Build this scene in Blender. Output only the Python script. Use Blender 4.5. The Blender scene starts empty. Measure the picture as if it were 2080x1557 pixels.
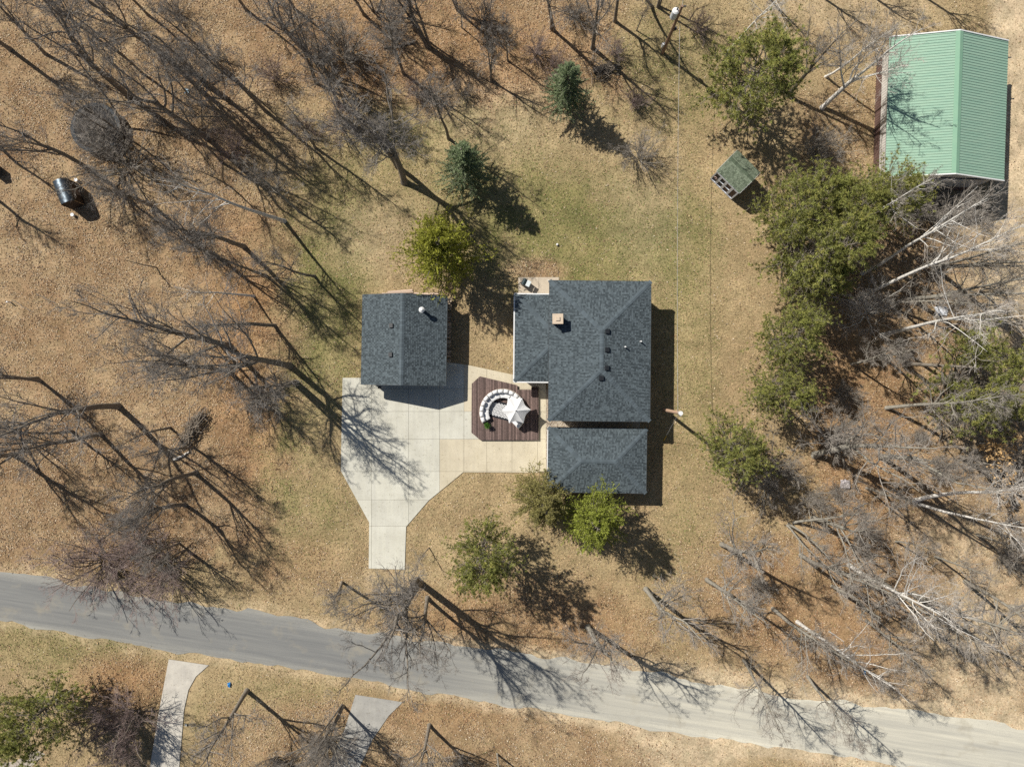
import bpy, math, random
import numpy as np
from mathutils import Vector, Matrix

# ------------------------------------------------------------------ camera, light, exposure
SC = bpy.context.scene
COL = SC.collection
S = 0.042                      # metres of ground per photo pixel
H = 1443 * S                   # flying height of the drone
sens = 36.0
cam = bpy.data.cameras.new('camera')
cam.sensor_width = sens
cam.lens = 1443 / 2080 * sens
cam.clip_start = 0.5
cam.clip_end = 3000
co = bpy.data.objects.new('camera', cam)
co.location = (0, 0, H)
co.rotation_euler = (0, 0, 0)
COL.objects.link(co)
SC.camera = co

SUN_EL = math.radians(45.6)
SUN_DIR = Vector((-0.79 * math.cos(SUN_EL), 0.6131 * math.cos(SUN_EL), math.sin(SUN_EL)))
sl = bpy.data.lights.new('sun', 'SUN')
sl.energy = 5.0
sl.angle = math.radians(0.53)
sl.color = (1.0, 0.955, 0.88)
so = bpy.data.objects.new('sun', sl)
so.rotation_euler = (-SUN_DIR).to_track_quat('-Z', 'Y').to_euler()
so.location = (0, 0, 80)
COL.objects.link(so)

W = bpy.data.worlds.new('World')
SC.world = W
W.use_nodes = True
wn = W.node_tree
bg = wn.nodes['Background']
sky = wn.nodes.new('ShaderNodeTexSky')
sky.sky_type = 'NISHITA'
sky.sun_disc = False
sky.sun_elevation = SUN_EL
sky.sun_rotation = math.radians(307.8)
sky.altitude = 300
wn.links.new(sky.outputs[0], bg.inputs[0])
bg.inputs[1].default_value = 0.055
SC.view_settings.view_transform = 'Standard'
SC.view_settings.look = 'None'
SC.view_settings.gamma = 1
SC.view_settings.exposure = 0.08
SC.view_settings.use_curve_mapping = False
SC.render.engine = 'CYCLES'
SC.cycles.use_denoising = False
SC.cycles.max_bounces = 5
SC.cycles.diffuse_bounces = 3
SC.cycles.transparent_max_bounces = 4

RNG = np.random.default_rng(7)
random.seed(7)


def at(px, py, h=0.0):
    """photo pixel -> world point at height h"""
    k = S * (1 - h / H)
    return Vector(((px - 1040) * k, (778.5 - py) * k, h))


# ------------------------------------------------------------------ node helpers / materials
def mat(name, rough=0.8, spec=0.3, metal=0.0):
    m = bpy.data.materials.new(name)
    m.use_nodes = True
    b = m.node_tree.nodes['Principled BSDF']
    b.inputs['Roughness'].default_value = rough
    b.inputs['Specular IOR Level'].default_value = spec
    b.inputs['Metallic'].default_value = metal
    return m, m.node_tree, b


def nd(t, typ, **kw):
    n = t.nodes.new(typ)
    for k, v in kw.items():
        if isinstance(k, str) and hasattr(n, k):
            setattr(n, k, v)
        else:
            n.inputs[k].default_value = v
    return n


def noise(t, scale, detail=4, rough=0.6, vec=None, sx=None):
    n = t.nodes.new('ShaderNodeTexNoise')
    n.inputs['Scale'].default_value = scale
    n.inputs['Detail'].default_value = detail
    n.inputs['Roughness'].default_value = rough
    if vec is None:
        c = t.nodes.new('ShaderNodeTexCoord')
        vec = c.outputs['Object']
    if sx is not None:
        mp = t.nodes.new('ShaderNodeMapping')
        mp.inputs['Scale'].default_value = sx
        t.links.new(vec, mp.inputs[0])
        vec = mp.outputs[0]
    t.links.new(vec, n.inputs['Vector'])
    return n.outputs[0]


def ramp(t, fac, stops):
    r = t.nodes.new('ShaderNodeValToRGB')
    e = r.color_ramp.elements
    while len(e) < len(stops):
        e.new(0.5)
    for i, (p, c) in enumerate(stops):
        e[i].position = p
        e[i].color = (*c, 1)
    t.links.new(fac, r.inputs[0])
    return r.outputs[0]


def mixc(t, fac, a, b, mode='MIX'):
    m = t.nodes.new('ShaderNodeMix')
    m.data_type = 'RGBA'
    m.blend_type = mode
    for sock, v in ((m.inputs[0], fac), (m.inputs[6], a), (m.inputs[7], b)):
        if hasattr(v, 'is_output'):
            t.links.new(v, sock)
        elif isinstance(v, (int, float)):
            sock.default_value = v
        else:
            sock.default_value = (*v, 1)
    return m.outputs[2]


def bump(t, b, h, strength=0.4, dist=0.02):
    n = t.nodes.new('ShaderNodeBump')
    n.inputs['Strength'].default_value = strength
    n.inputs['Distance'].default_value = dist
    t.links.new(h, n.inputs['Height'])
    t.links.new(n.outputs[0], b.inputs['Normal'])


def mat_var(name, c1, c2, scale=3.0, rough=0.8, spec=0.3, detail=5, bstr=0.0, sx=None, metal=0.0, lo=0.3, hi=0.7, bdist=0.02):
    m, t, b = mat(name, rough, spec, metal)
    f = noise(t, scale, detail, 0.65, sx=sx)
    t.links.new(ramp(t, f, [(lo, c1), (hi, c2)]), b.inputs['Base Color'])
    if bstr:
        bump(t, b, f, bstr, bdist)
    return m


def mat_attr(name, attr='tint', rough=0.8, spec=0.3, nscale=30, namt=0.35, trans=0.0, bstr=0.0):
    """base colour from a per-piece colour attribute with fine grain"""
    m, t, b = mat(name, rough, spec)
    a = t.nodes.new('ShaderNodeAttribute')
    a.attribute_name = attr
    f = noise(t, nscale, 3, 0.6)
    g = ramp(t, f, [(0.25, (1 - namt,) * 3), (0.75, (1 + namt,) * 3)])
    c = mixc(t, 1.0, a.outputs['Color'], g, 'MULTIPLY')
    t.links.new(c, b.inputs['Base Color'])
    if bstr:
        bump(t, b, f, bstr)
    if trans:
        tr = t.nodes.new('ShaderNodeBsdfTranslucent')
        t.links.new(c, tr.inputs[0])
        mx = t.nodes.new('ShaderNodeMixShader')
        mx.inputs[0].default_value = trans
        t.links.new(b.outputs[0], mx.inputs[1])
        t.links.new(tr.outputs[0], mx.inputs[2])
        t.links.new(mx.outputs[0], t.nodes['Material Output'].inputs[0])
    return m


# ------------------------------------------------------------------ mesh helpers
class Geo:
    def __init__(s):
        s.v, s.f, s.c, s.n = [], [], [], 0

    def add(s, v, faces, col=None):
        v = np.asarray(v, dtype=np.float32).reshape(-1, 3)
        for f in faces:
            f = np.asarray(f, dtype=np.int64)
            if f.ndim == 1:
                f = f[None]
            s.f.append(f + s.n)
        s.v.append(v)
        if col is not None:
            c = np.asarray(col, dtype=np.float32)
            if c.ndim == 1:
                c = np.repeat(c[None], len(v), 0)
            s.c.append(c)
        s.n += len(v)
        return s

    def box(s, c, size, rz=0.0, col=None, ry=0.0, rx=0.0):
        x, y, z = (q / 2 for q in size)
        v = np.array([(-x, -y, -z), (x, -y, -z), (x, y, -z), (-x, y, -z), (-x, -y, z), (x, -y, z), (x, y, z), (-x, y, z)])
        if rz or ry or rx:
            R = np.array(Matrix.Rotation(rz, 3, 'Z') @ Matrix.Rotation(ry, 3, 'Y') @ Matrix.Rotation(rx, 3, 'X'))
            v = v @ R.T
        return s.add(v + np.array(c), [[(0, 3, 2, 1), (4, 5, 6, 7), (0, 1, 5, 4), (1, 2, 6, 5), (2, 3, 7, 6), (3, 0, 4, 7)]], col)

    def prism(s, poly, z0, z1, col=None):
        """poly: list of (x,y), anticlockwise"""
        n = len(poly)
        a = sum(poly[i][0] * poly[(i + 1) % n][1] - poly[(i + 1) % n][0] * poly[i][1] for i in range(n))
        if a < 0:
            poly = poly[::-1]
        v = [(p[0], p[1], z0) for p in poly] + [(p[0], p[1], z1) for p in poly]
        side = [(i, (i + 1) % n, n + (i + 1) % n, n + i) for i in range(n)]
        return s.add(v, [[tuple(range(n, 2 * n))], [tuple(range(n - 1, -1, -1))], side], col)

    def bar(s, a, b, r, sides=8, r2=None, col=None):
        a, b = np.array(a, float), np.array(b, float)
        pts = np.stack([a, b])[None]
        rad = np.array([[r, r if r2 is None else r2]])
        v, f = tube(pts, rad, sides)
        s.add(v, [f, [tuple(range(sides - 1, -1, -1))], [tuple(range(sides, 2 * sides))]], col)
        return s

    def path(s, pts, r, sides=6, col=None):
        pts = np.array(pts, float)[None]
        rad = np.full((1, pts.shape[1]), r) if np.isscalar(r) else np.array(r)[None]
        v, f = tube(pts, rad, sides)
        s.add(v, [f], col)
        return s

    def mesh(s, name, m=None, smooth=False):
        v = np.concatenate(s.v) if s.v else np.zeros((0, 3), np.float32)
        me = bpy.data.meshes.new(name)
        me.vertices.add(len(v))
        me.vertices.foreach_set('co', v.astype(np.float32).ravel())
        counts = np.concatenate([np.full(len(f), f.shape[1]) for f in s.f])
        loops = np.concatenate([f.ravel() for f in s.f])
        me.loops.add(len(loops))
        me.loops.foreach_set('vertex_index', loops.astype(np.int32))
        me.polygons.add(len(counts))
        st = np.concatenate([[0], np.cumsum(counts)[:-1]])
        me.polygons.foreach_set('loop_start', st.astype(np.int32))
        me.update(calc_edges=True)
        me.polygons.foreach_set('use_smooth', np.full(len(counts), bool(smooth)))
        if s.c:
            c = np.concatenate(s.c)
            at_ = me.attributes.new('tint', 'FLOAT_COLOR', 'POINT')
            c4 = np.ones((len(v), 4), np.float32)
            c4[:, :3] = c
            at_.data.foreach_set('color', c4.ravel())
        if m:
            me.materials.append(m)
        return me

    def obj(s, name, m=None, parent=None, smooth=False, kind=None):
        return link(name, s.mesh(name, m, smooth), parent, kind)


def link(name, me, parent=None, kind=None):
    o = bpy.data.objects.new(name, me)
    COL.objects.link(o)
    if parent:
        o.parent = parent
    if kind:
        o['kind'] = kind
    return o


def thing(name, label, cat, loc=(0, 0, 0), rz=0.0, group=None):
    o = bpy.data.objects.new(name, None)
    o.empty_display_size = 0.3
    COL.objects.link(o)
    o.location = loc
    o.rotation_euler = (0, 0, rz)
    return tag(o, label, cat, group)


def tag(o, label, cat, group=None):
    o['label'] = label
    o['category'] = cat
    if group:
        o['group'] = group
    return o


def nrm(a):
    return a / np.maximum(np.linalg.norm(a, axis=-1, keepdims=True), 1e-9)


def tube(pts, rad, S_):
    N, K, _ = pts.shape
    T = np.empty_like(pts)
    T[:, 1:-1] = pts[:, 2:] - pts[:, :-2]
    T[:, 0] = pts[:, 1] - pts[:, 0]
    T[:, -1] = pts[:, -1] - pts[:, -2]
    T = nrm(T)
    mean = nrm(pts[:, -1] - pts[:, 0])
    ref = np.eye(3)[np.argmin(np.abs(mean), axis=1)]
    U = nrm(np.cross(T, ref[:, None, :]))
    V = np.cross(T, U)
    a = np.arange(S_) * 2 * math.pi / S_
    ring = U[:, :, None, :] * np.cos(a)[None, None, :, None] + V[:, :, None, :] * np.sin(a)[None, None, :, None]
    v = pts[:, :, None, :] + ring * rad[:, :, None, None]
    idx = np.arange(N * K * S_).reshape(N, K, S_)
    A = idx[:, :-1]
    B = idx[:, 1:]
    f = np.stack([A, np.roll(A, -1, 2), np.roll(B, -1, 2), B], -1).reshape(-1, 4)
    return v.reshape(-1, 3), f


def grow(P, D, L, R, K, wob, up, rng, tip=0.4):
    N = len(P)
    pts = np.empty((N, K, 3))
    pts[:, 0] = P
    d = D.copy()
    st = (L / (K - 1))[:, None]
    for k in range(1, K):
        d = d + rng.normal(0, wob, (N, 3))
        d[:, 2] += up
        d = nrm(d)
        pts[:, k] = pts[:, k - 1] + d * st
    return pts, R[:, None] * np.linspace(1, tip, K)[None]


def spawn(pts, rad, n, t0, t1, ang, jit, rng):
    N, K, _ = pts.shape
    t = (np.sort(rng.random((N, n)), 1) * 0.5 + (np.arange(n) + 0.5)[None] / n * 0.5) * (t1 - t0) + t0
    x = np.clip(t * (K - 1), 0, K - 1.001)
    i = x.astype(int)
    fr = (x - i)[..., None]
    r = np.arange(N)[:, None]
    P = pts[r, i] * (1 - fr) + pts[r, i + 1] * fr
    T = nrm(pts[r, i + 1] - pts[r, i])
    rr = rad[r, i] * (1 - fr[..., 0]) + rad[r, i + 1] * fr[..., 0]
    q = nrm(np.cross(T, rng.normal(size=T.shape)))
    an = ang + rng.normal(0, jit, t.shape)
    D = T * np.cos(an)[..., None] + q * np.sin(an)[..., None]
    Lp = np.linalg.norm(np.diff(pts, axis=1), axis=2).sum(1)
    return P.reshape(-1, 3), nrm(D).reshape(-1, 3), rr.ravel(), np.repeat(Lp, n), t.ravel()


# ------------------------------------------------------------------ ground
def smooth(x, a, b):
    t = np.clip((x - a) / (b - a), 0, 1)
    return t * t * (3 - 2 * t)


_vn = RNG.random((64, 64))


def vnoise(x, y):
    xi, yi = np.floor(x).astype(int), np.floor(y).astype(int)
    fx, fy = x - xi, y - yi
    fx, fy = fx * fx * (3 - 2 * fx), fy * fy * (3 - 2 * fy)
    g = lambda a, b: _vn[a % 64, b % 64]
    return (g(xi, yi) * (1 - fx) + g(xi + 1, yi) * fx) * (1 - fy) + (g(xi, yi + 1) * (1 - fx) + g(xi + 1, yi + 1) * fx) * fy


def fbm(x, y, o=4):
    r, a, n = 0, 1, 0
    for k in range(o):
        r = r + a * vnoise(x * 2 ** k + 17.3 * k, y * 2 ** k + 9.1 * k)
        n += a
        a *= 0.55
    return r / n


def ell(px, py, x, y, rx, ry, soft=0.5):
    d = np.sqrt(((px - x) / rx) ** 2 + ((py - y) / ry) ** 2)
    return 1 - smooth(d, 1 - soft, 1 + soft)


def poly_y(px, pts):
    return np.interp(px, [p[0] for p in pts], [p[1] for p in pts])


ROAD_T = [(-900, 1040), (-60, 1150), (0, 1160), (118, 1179), (303, 1216), (472, 1234), (587, 1251), (690, 1279), (892, 1302), (1145, 1337), (1380, 1375), (1532, 1402), (1801, 1436), (2080, 1477), (3000, 1610)]
ROAD_B = [(-900, 1140), (-60, 1252), (0, 1261), (270, 1308), (400, 1330), (573, 1356), (690, 1374), (879, 1406), (1027, 1430), (1196, 1460), (1400, 1492), (1600, 1520), (1801, 1550), (2080, 1592), (3000, 1730)]


def ground_masks(px, py):
    n1 = fbm(px / 130, py / 130)
    n2 = fbm(px / 45 + 40, py / 45 + 11)
    n3 = fbm(px / 300 + 5, py / 300 + 3)
    w = (n2 - 0.5) * 150
    # leaf litter: the woods
    lf = smooth(-(px - 560 + w + (py - 500) * -0.02), -70, 90) * (1 - smooth(py + w, 1120, 1180))
    lf = np.maximum(lf, (1 - smooth(py + w * 0.7, 170, 245)) * (1 - smooth(px + w, 1180, 1290)))
    lf = np.maximum(lf, smooth(px + w * 0.6, 1600, 1690) * smooth(py, 380, 520))
    lf = np.maximum(lf, 0.75 * ell(px, py, 1050, 1290, 280, 110))
    lf = np.maximum(lf, 0.8 * ell(px, py, 250, 1390, 110, 60))
    lf = np.maximum(lf, 0.75 * smooth(py, 1395, 1450) * smooth(px, 380, 480) * (1 - smooth(px, 1350, 1450)))
    lf = np.maximum(lf, 0.8 * ell(px, py, 1640, 1220, 260, 170))
    lf = np.maximum(lf, 0.8 * ell(px, py, 1085, 550, 60, 24))
    lf = np.maximum(lf, 0.55 * ell(px, py, 600, 1150, 120, 60))
    lf = np.maximum(lf, 0.6 * ell(px, py, 1700, 260, 90, 90))
    lf = np.clip(lf * (0.75 + 0.7 * n1), 0, 1)
    # greener grass
    gr = 0.95 * ell(px, py, 1180, 480, 230, 130, 0.6) + 0.9 * ell(px, py, 660, 600, 90, 230, 0.6) + 0.55 * ell(px, py, 900, 320, 190, 150, 0.7)
    gr += 0.75 * ell(px, py, 520, 900, 90, 90, .6) + 0.55 * ell(px, py, 130, 1300, 220, 60, .6) + 0.45 * ell(px, py, 1450, 1170, 130, 120, .7) + 0.4 * ell(px, py, 1400, 700, 60, 350, .6)
    gr += 0.5 * ell(px, py, 620, 1050, 90, 120, .6) + 0.45 * ell(px, py, 560, 1460, 170, 70, .6) + .5 * ell(px, py, 1360, 150, 120, 120, .7)
    gr = np.clip(gr * (0.35 + 1.25 * n2), 0, 1) * (1 - 0.75 * lf)
    # bare sand
    sd = smooth(px + (n1 - .5) * 40, 2000, 2030) * (1 - smooth(py, 640, 900)) + 0.7 * smooth(px, 1900, 1990) * smooth(py, 430, 480) * (1 - smooth(py, 560, 680))
    sd = sd + 0.8 * ell(px, py, 1990, 1330, 130, 170, .6) + 0.85 * ell(px, py, 1400, 1520, 110, 95, .5) + 0.55 * ell(px, py, 1960, 860, 50, 40, .6) + 0.5 * ell(px, py, 1950, 1090, 120, 60, .6)
    rt, rb = poly_y(px, ROAD_T), poly_y(px, ROAD_B)
    edge = np.maximum(rt - py, py - rb)
    sd = sd + (1 - smooth(np.abs(edge) + (n2 - .5) * 26, 6, 26)) * (0.35 + 0.45 * smooth(px, 500, 1200))
    sd = sd + .6 * ell(px, py, 1260, 1370, 120, 30, .6) + .75 * smooth(px, 1150, 1400) * (1 - smooth(np.abs(edge) + (n1 - .5) * 60, 8, 55)) + 0.45 * ell(px, py, 1760, 20, 140, 60, .6) + .4 * ell(px, py, 790, 1180, 60, 40, .5)
    sd = sd + 0.3 * ell(px, py, 770, 480, 90, 70, .7) + 0.3 * ell(px, py, 1010, 230, 150, 80, .7) + .25 * ell(px, py, 1310, 400, 70, 160, .7)
    sd = np.clip(sd, 0, 1)
    return lf, gr, sd, n1, n2, n3


def orange_mask(px, py):
    o = .9 * ell(px, py, 520, 760, 90, 260, .5) + .8 * ell(px, py, 930, 110, 330, 110, .6) + .75 * ell(px, py, 1080, 1270, 300, 90, .5) + .7 * ell(px, py, 250, 1395, 120, 60, .5)
    o = o + .8 * ell(px, py, 1740, 880, 130, 230, .6) + .6 * ell(px, py, 1660, 1230, 200, 130, .6) + .75 * ell(px, py, 870, 1440, 150, 40, .6) + .6 * ell(px, py, 560, 1130, 120, 60, .6) + .7 * ell(px, py, 480, 510, 130, 90, .6)
    return np.clip(o, 0, 1)


def ground_color(px, py):
    lf, gr, sd, n1, n2, n3 = ground_masks(px, py)
    n4 = smooth(fbm(px / 26 + 3, py / 26 + 8), .28, .72)
    n5 = smooth(fbm(px / 75 + 31, py / 75 + 2), .3, .7)
    n6 = smooth(fbm(px / 190 + 13, py / 190 + 22), .32, .68)
    C = lambda *c: np.array(c)[None]
    m = lambda a, b, f: a * (1 - f[:, None]) + b * f[:, None]
    straw = m(C(.325, .245, .140), C(.475, .365, .215), .55 * n4 + .45 * n5)
    straw = m(straw, C(.36, .255, .150), .45 * n6)
    green = m(C(.190, .175, .075), C(.300, .262, .115), .6 * n4 + .4 * n5)
    leaf = m(C(.255, .158, .088), C(.445, .325, .200), .45 * n4 + .3 * n5 + .25 * n6)
    leaf = m(leaf, C(.355, .195, .088) * (.75 + .5 * n4[:, None]), orange_mask(px, py) * (.2 + .45 * n5))
    sand = C(.57, .45, .305) * (0.82 + 0.34 * n4[:, None])
    c = m(straw, green, gr)
    c = m(c, leaf, lf)
    c = m(c, sand, sd)
    return c


def axis(lo, hi, step, far):
    a = list(np.arange(lo, hi + 1e-6, step))
    l, r, st = lo, hi, step
    pre, post = [], []
    while l > -far:
        st *= 1.7
        l -= st
        r += st
        pre.append(l)
        post.append(r)
    return np.array(pre[::-1] + a + post)


gx = axis(-48, 48, 0.28, 700)
gy = axis(-37, 37, 0.28, 700)
GX, GY = np.meshgrid(gx, gy)
PX, PY = GX / S + 1040, 778.5 - GY / S
colr = ground_color(PX.ravel(), PY.ravel())
inside = ((np.abs(GX) < 50) & (np.abs(GY) < 40)).astype(float)
GZ = (fbm(PX / 90, PY / 90) - 0.5) * 0.10 * inside
# keep the ground flat and low under paving and buildings
flat = np.zeros_like(GZ)
for (x0, y0, x1, y1) in ((680, 560, 1360, 1160), (300, 1330, 440, 1600), (670, 1400, 830, 1600), (1760, 60, 2010, 380), (1430, 290, 1580, 440), (60, 330, 280, 450)):
    flat = np.maximum(flat, smooth(PX, x0 - 30, x0) * (1 - smooth(PX, x1, x1 + 30)) * smooth(PY, y0 - 30, y0) * (1 - smooth(PY, y1, y1 + 30)))
rt_, rb_ = poly_y(PX, ROAD_T), poly_y(PX, ROAD_B)
flat = np.maximum(flat, 1 - smooth(np.maximum(rt_ - PY, PY - rb_), 8, 50))
GZ = GZ * (1 - flat) - 0.0 * flat - 0.03
nx, ny = len(gx), len(gy)
idx = np.arange(nx * ny).reshape(ny, nx)
quads = np.stack([idx[:-1, :-1], idx[:-1, 1:], idx[1:, 1:], idx[1:, :-1]], -1).reshape(-1, 4)
g = Geo().add(np.stack([GX, GY, GZ], -1).reshape(-1, 3), [quads], colr)

m, t, b = mat('ground', 0.95, 0.1)
a = t.nodes.new('ShaderNodeAttribute')
a.attribute_name = 'tint'
f1 = noise(t, 5.5, 6, 0.72)
f2 = noise(t, 1.1, 4, 0.6)
f3 = noise(t, 16, 3, 0.7)
c = mixc(t, 1.0, a.outputs['Color'], ramp(t, f1, [(0.28, (.58, .56, .53)), (0.5, (.95, .95, .94)), (0.74, (1.34, 1.34, 1.33))]), 'MULTIPLY')
c = mixc(t, 1.0, c, ramp(t, f2, [(0.3, (.84, .88, .84)), (0.7, (1.14, 1.12, 1.1))]), 'MULTIPLY')
c = mixc(t, 1.0, c, ramp(t, f3, [(0.3, (.72, .7, .68)), (0.7, (1.28, 1.28, 1.28))]), 'MULTIPLY')
t.links.new(c, b.inputs['Base Color'])
bump(t, b, f1, 0.5, 0.06)
MAT_GROUND = m
g.obj('ground', m, smooth=True, kind='structure')


def ground_z(x, y):
    i = np.clip(np.searchsorted(gx, x) - 1, 0, nx - 2)
    j = np.clip(np.searchsorted(gy, y) - 1, 0, ny - 2)
    return GZ[j, i]


# fallen leaves, each a small bent flake
def scatter_px(n, fn, rng, x0=-30, x1=2110, y0=-30, y1=1590):
    out = []
    tot = 0
    while tot < n:
        px = rng.uniform(x0, x1, n)
        py = rng.uniform(y0, y1, n)
        k = rng.random(n) < fn(px, py)
        out.append(np.stack([px[k], py[k]], 1))
        tot += k.sum()
    return np.concatenate(out)[:n]


def keep_off(px, py):
    k = np.ones_like(px)
    rt, rb = poly_y(px, ROAD_T), poly_y(px, ROAD_B)
    nn = (fbm(px / 22, py / 22) - .5) * 34
    onroad = (py > rt - 2 + nn) & (py < rb + 2 + nn)
    k[onroad] = 0.02
    drive = (px > 692) & (px < 1112) & (py > 765) & (py < 955) | (px > 748) & (px < 826) & (py > 950) & (py < 1156) | ((py > 950) & (py < 1068) & (px > 692 + (py - 955) * .55) & (px < 941 - (py - 955) * 1.05))
    k[drive] = 0.004
    bld = (px > 1052) & (px < 1118) & (py > 560) & (py < 600)
    k[bld] = 0.02
    d2 = (py > 1338) & (px > 340 - (py - 1340) * .17) & (px < 425 - (py - 1340) * .4 + np.maximum(py - 1400, 0) * .3)
    k[d2] = 0.05
    d3 = (py > 1412) & (px > 722 - (py - 1412) * .3) & (px < 815 - (py - 1412) * .6)
    k[d3] = .1
    return k


def leaf_density(px, py):
    lf, gr, sd, n1, n2, n3 = ground_masks(px, py)
    return np.clip((0.13 + 0.87 * lf) * (1 - 0.7 * sd), 0.02, 1) * (0.25 + 1.1 * smooth(fbm(px / 26 + 61, py / 26 + 5), .3, .7)) * keep_off(px, py)


rng = np.random.default_rng(11)
NL = 230000
P = scatter_px(NL, leaf_density, rng)
x, y = (P[:, 0] - 1040) * S, (778.5 - P[:, 1]) * S
z = ground_z(x, y) + 0.035
sz = rng.uniform(0.028, 0.075, NL)
az = rng.uniform(0, 2 * math.pi, NL)
tl = rng.normal(0, 0.45, (NL, 2))
ux = np.stack([np.cos(az), np.sin(az), tl[:, 0]], 1)
uy = np.stack([-np.sin(az), np.cos(az), tl[:, 1]], 1)
c0 = np.stack([x, y, z], 1)
s1 = sz[:, None]
V = np.stack([c0 - ux * s1, c0 + uy * s1 * .6, c0 + ux * s1, c0 - uy * s1 * .6], 1)
V[:, :, 2] = np.maximum(V[:, :, 2], (z - .03)[:, None])
om_ = orange_mask(P[:, 0], P[:, 1])
pal = np.array([(.47, .345, .21), (.37, .225, .13), (.56, .45, .31), (.15, .095, .06), (.42, .28, .155), (.62, .53, .40)])
cc = pal[rng.choice(6, NL, p=[.27, .18, .17, .20, .12, .06])] * rng.uniform(.75, 1.2, (NL, 1)) * (1 - om_[:, None] * np.array([[.06, .17, .26]]))
g = Geo().add(V.reshape(-1, 3), [np.arange(NL * 4).reshape(-1, 4)], np.repeat(cc, 4, 0))
M_LITTER = mat_attr('fallen_leaf', rough=.8, spec=.2, namt=.15)
g.obj('fallen_leaves', M_LITTER, kind='stuff')


# dry grass blades
def grass_density(px, py):
    lf, gr, sd, n1, n2, n3 = ground_masks(px, py)
    return np.clip((1 - 0.8 * lf) * (1 - 0.85 * sd), 0.02, 1) * (0.4 + 0.9 * n2) * (keep_off(px, py) > .5)


NG = 170000
P = scatter_px(NG, grass_density, rng)
lf, gr, sd, n1, n2, n3 = ground_masks(P[:, 0], P[:, 1])
x, y = (P[:, 0] - 1040) * S, (778.5 - P[:, 1]) * S
z = ground_z(x, y)
az = rng.uniform(0, 2 * math.pi, NG)
hh = rng.uniform(.04, .11, NG)
lean = rng.uniform(.3, 1.4, NG) * hh
dx, dy = np.cos(az), np.sin(az)
w = rng.uniform(.02, .04, NG)
V = np.stack([np.stack([x - dy * w, y + dx * w, z], 1), np.stack([x + dy * w, y - dx * w, z], 1), np.stack([x + dx * lean * 1.4, y + dy * lean * 1.4, z + hh], 1)], 1)
green = rng.random(NG) < np.clip(gr * 1.0, 0.06, .8)
cc = np.where(green[:, None], np.array([(.17, .19, .06)]), np.array([(.46, .35, .19)])) * rng.uniform(.65, 1.3, (NG, 1))
g = Geo().add(V.reshape(-1, 3), [np.arange(NG * 3).reshape(-1, 3)], np.repeat(cc, 3, 0))
g.obj('grass', mat_attr('dry_grass', rough=.85, spec=.15, namt=.1), kind='stuff')

# ------------------------------------------------------------------ road
xs = np.arange(-900, 3001, 12.0)
rt, rb = poly_y(xs, ROAD_T), poly_y(xs, ROAD_B)
NR = 18
V, C_ = [], []
for k in range(NR + 1):
    f = k / NR
    yy = rt * (1 - f) + rb * f
    if k in (0, NR):
        yy = yy + (fbm(xs / 30, np.full_like(xs, k * 3.7)) - .5) * 22
    zc = 0.012 + 0.035 * (1 - (2 * f - 1) ** 2)
    V.append(np.stack([(xs - 1040) * S, (778.5 - yy) * S, np.full_like(xs, zc)], 1))
    g_ = smooth(xs, 700, 1500)
    dark, pale = np.array((.215, .218, .212)), np.array((.60, .575, .48))
    g2 = np.clip(g_ * .75 + .25 * smooth(np.abs(2 * f - 1), .6, 1.1) * (0.4 + fbm(xs / 60, xs * 0 + f * 4)), 0, 1)
    C_.append(dark[None] * (1 - g2[:, None]) + pale[None] * g2[:, None])
V = np.array(V)
n = len(xs)
idx = np.arange((NR + 1) * n).reshape(NR + 1, n)
q = np.stack([idx[1:, :-1], idx[1:, 1:], idx[:-1, 1:], idx[:-1, :-1]], -1).reshape(-1, 4)
g = Geo().add(V.reshape(-1, 3), [q], np.array(C_).reshape(-1, 3))
m, t, b = mat('asphalt', 0.9, 0.25)
a = t.nodes.new('ShaderNodeAttribute')
a.attribute_name = 'tint'
crd = t.nodes.new('ShaderNodeTexCoord')
mp = t.nodes.new('ShaderNodeMapping')
mp.inputs['Rotation'].default_value = (0, 0, math.radians(9))
t.links.new(crd.outputs['Object'], mp.inputs[0])
st = noise(t, 1.0, 5, .65, vec=mp.outputs[0], sx=(.10, 2.4, 1))
fn = noise(t, 22, 4, .7)
pt = noise(t, .5, 5, .6)
c = mixc(t, 1, a.outputs['Color'], ramp(t, st, [(.3, (.82, .82, .83)), (.7, (1.25, 1.22, 1.16))]), 'MULTIPLY')
c = mixc(t, 1, c, ramp(t, fn, [(.25, (.78, .78, .78)), (.75, (1.22, 1.22, 1.22))]), 'MULTIPLY')
c = mixc(t, ramp(t, pt, [(.55, (0, 0, 0)), (.72, (.55, .55, .55))]), c, (.36, .32, .24))
t.links.new(c, b.inputs['Base Color'])
bump(t, b, fn, .3, .01)
g.obj('road', m, smooth=True, kind='structure')


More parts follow.
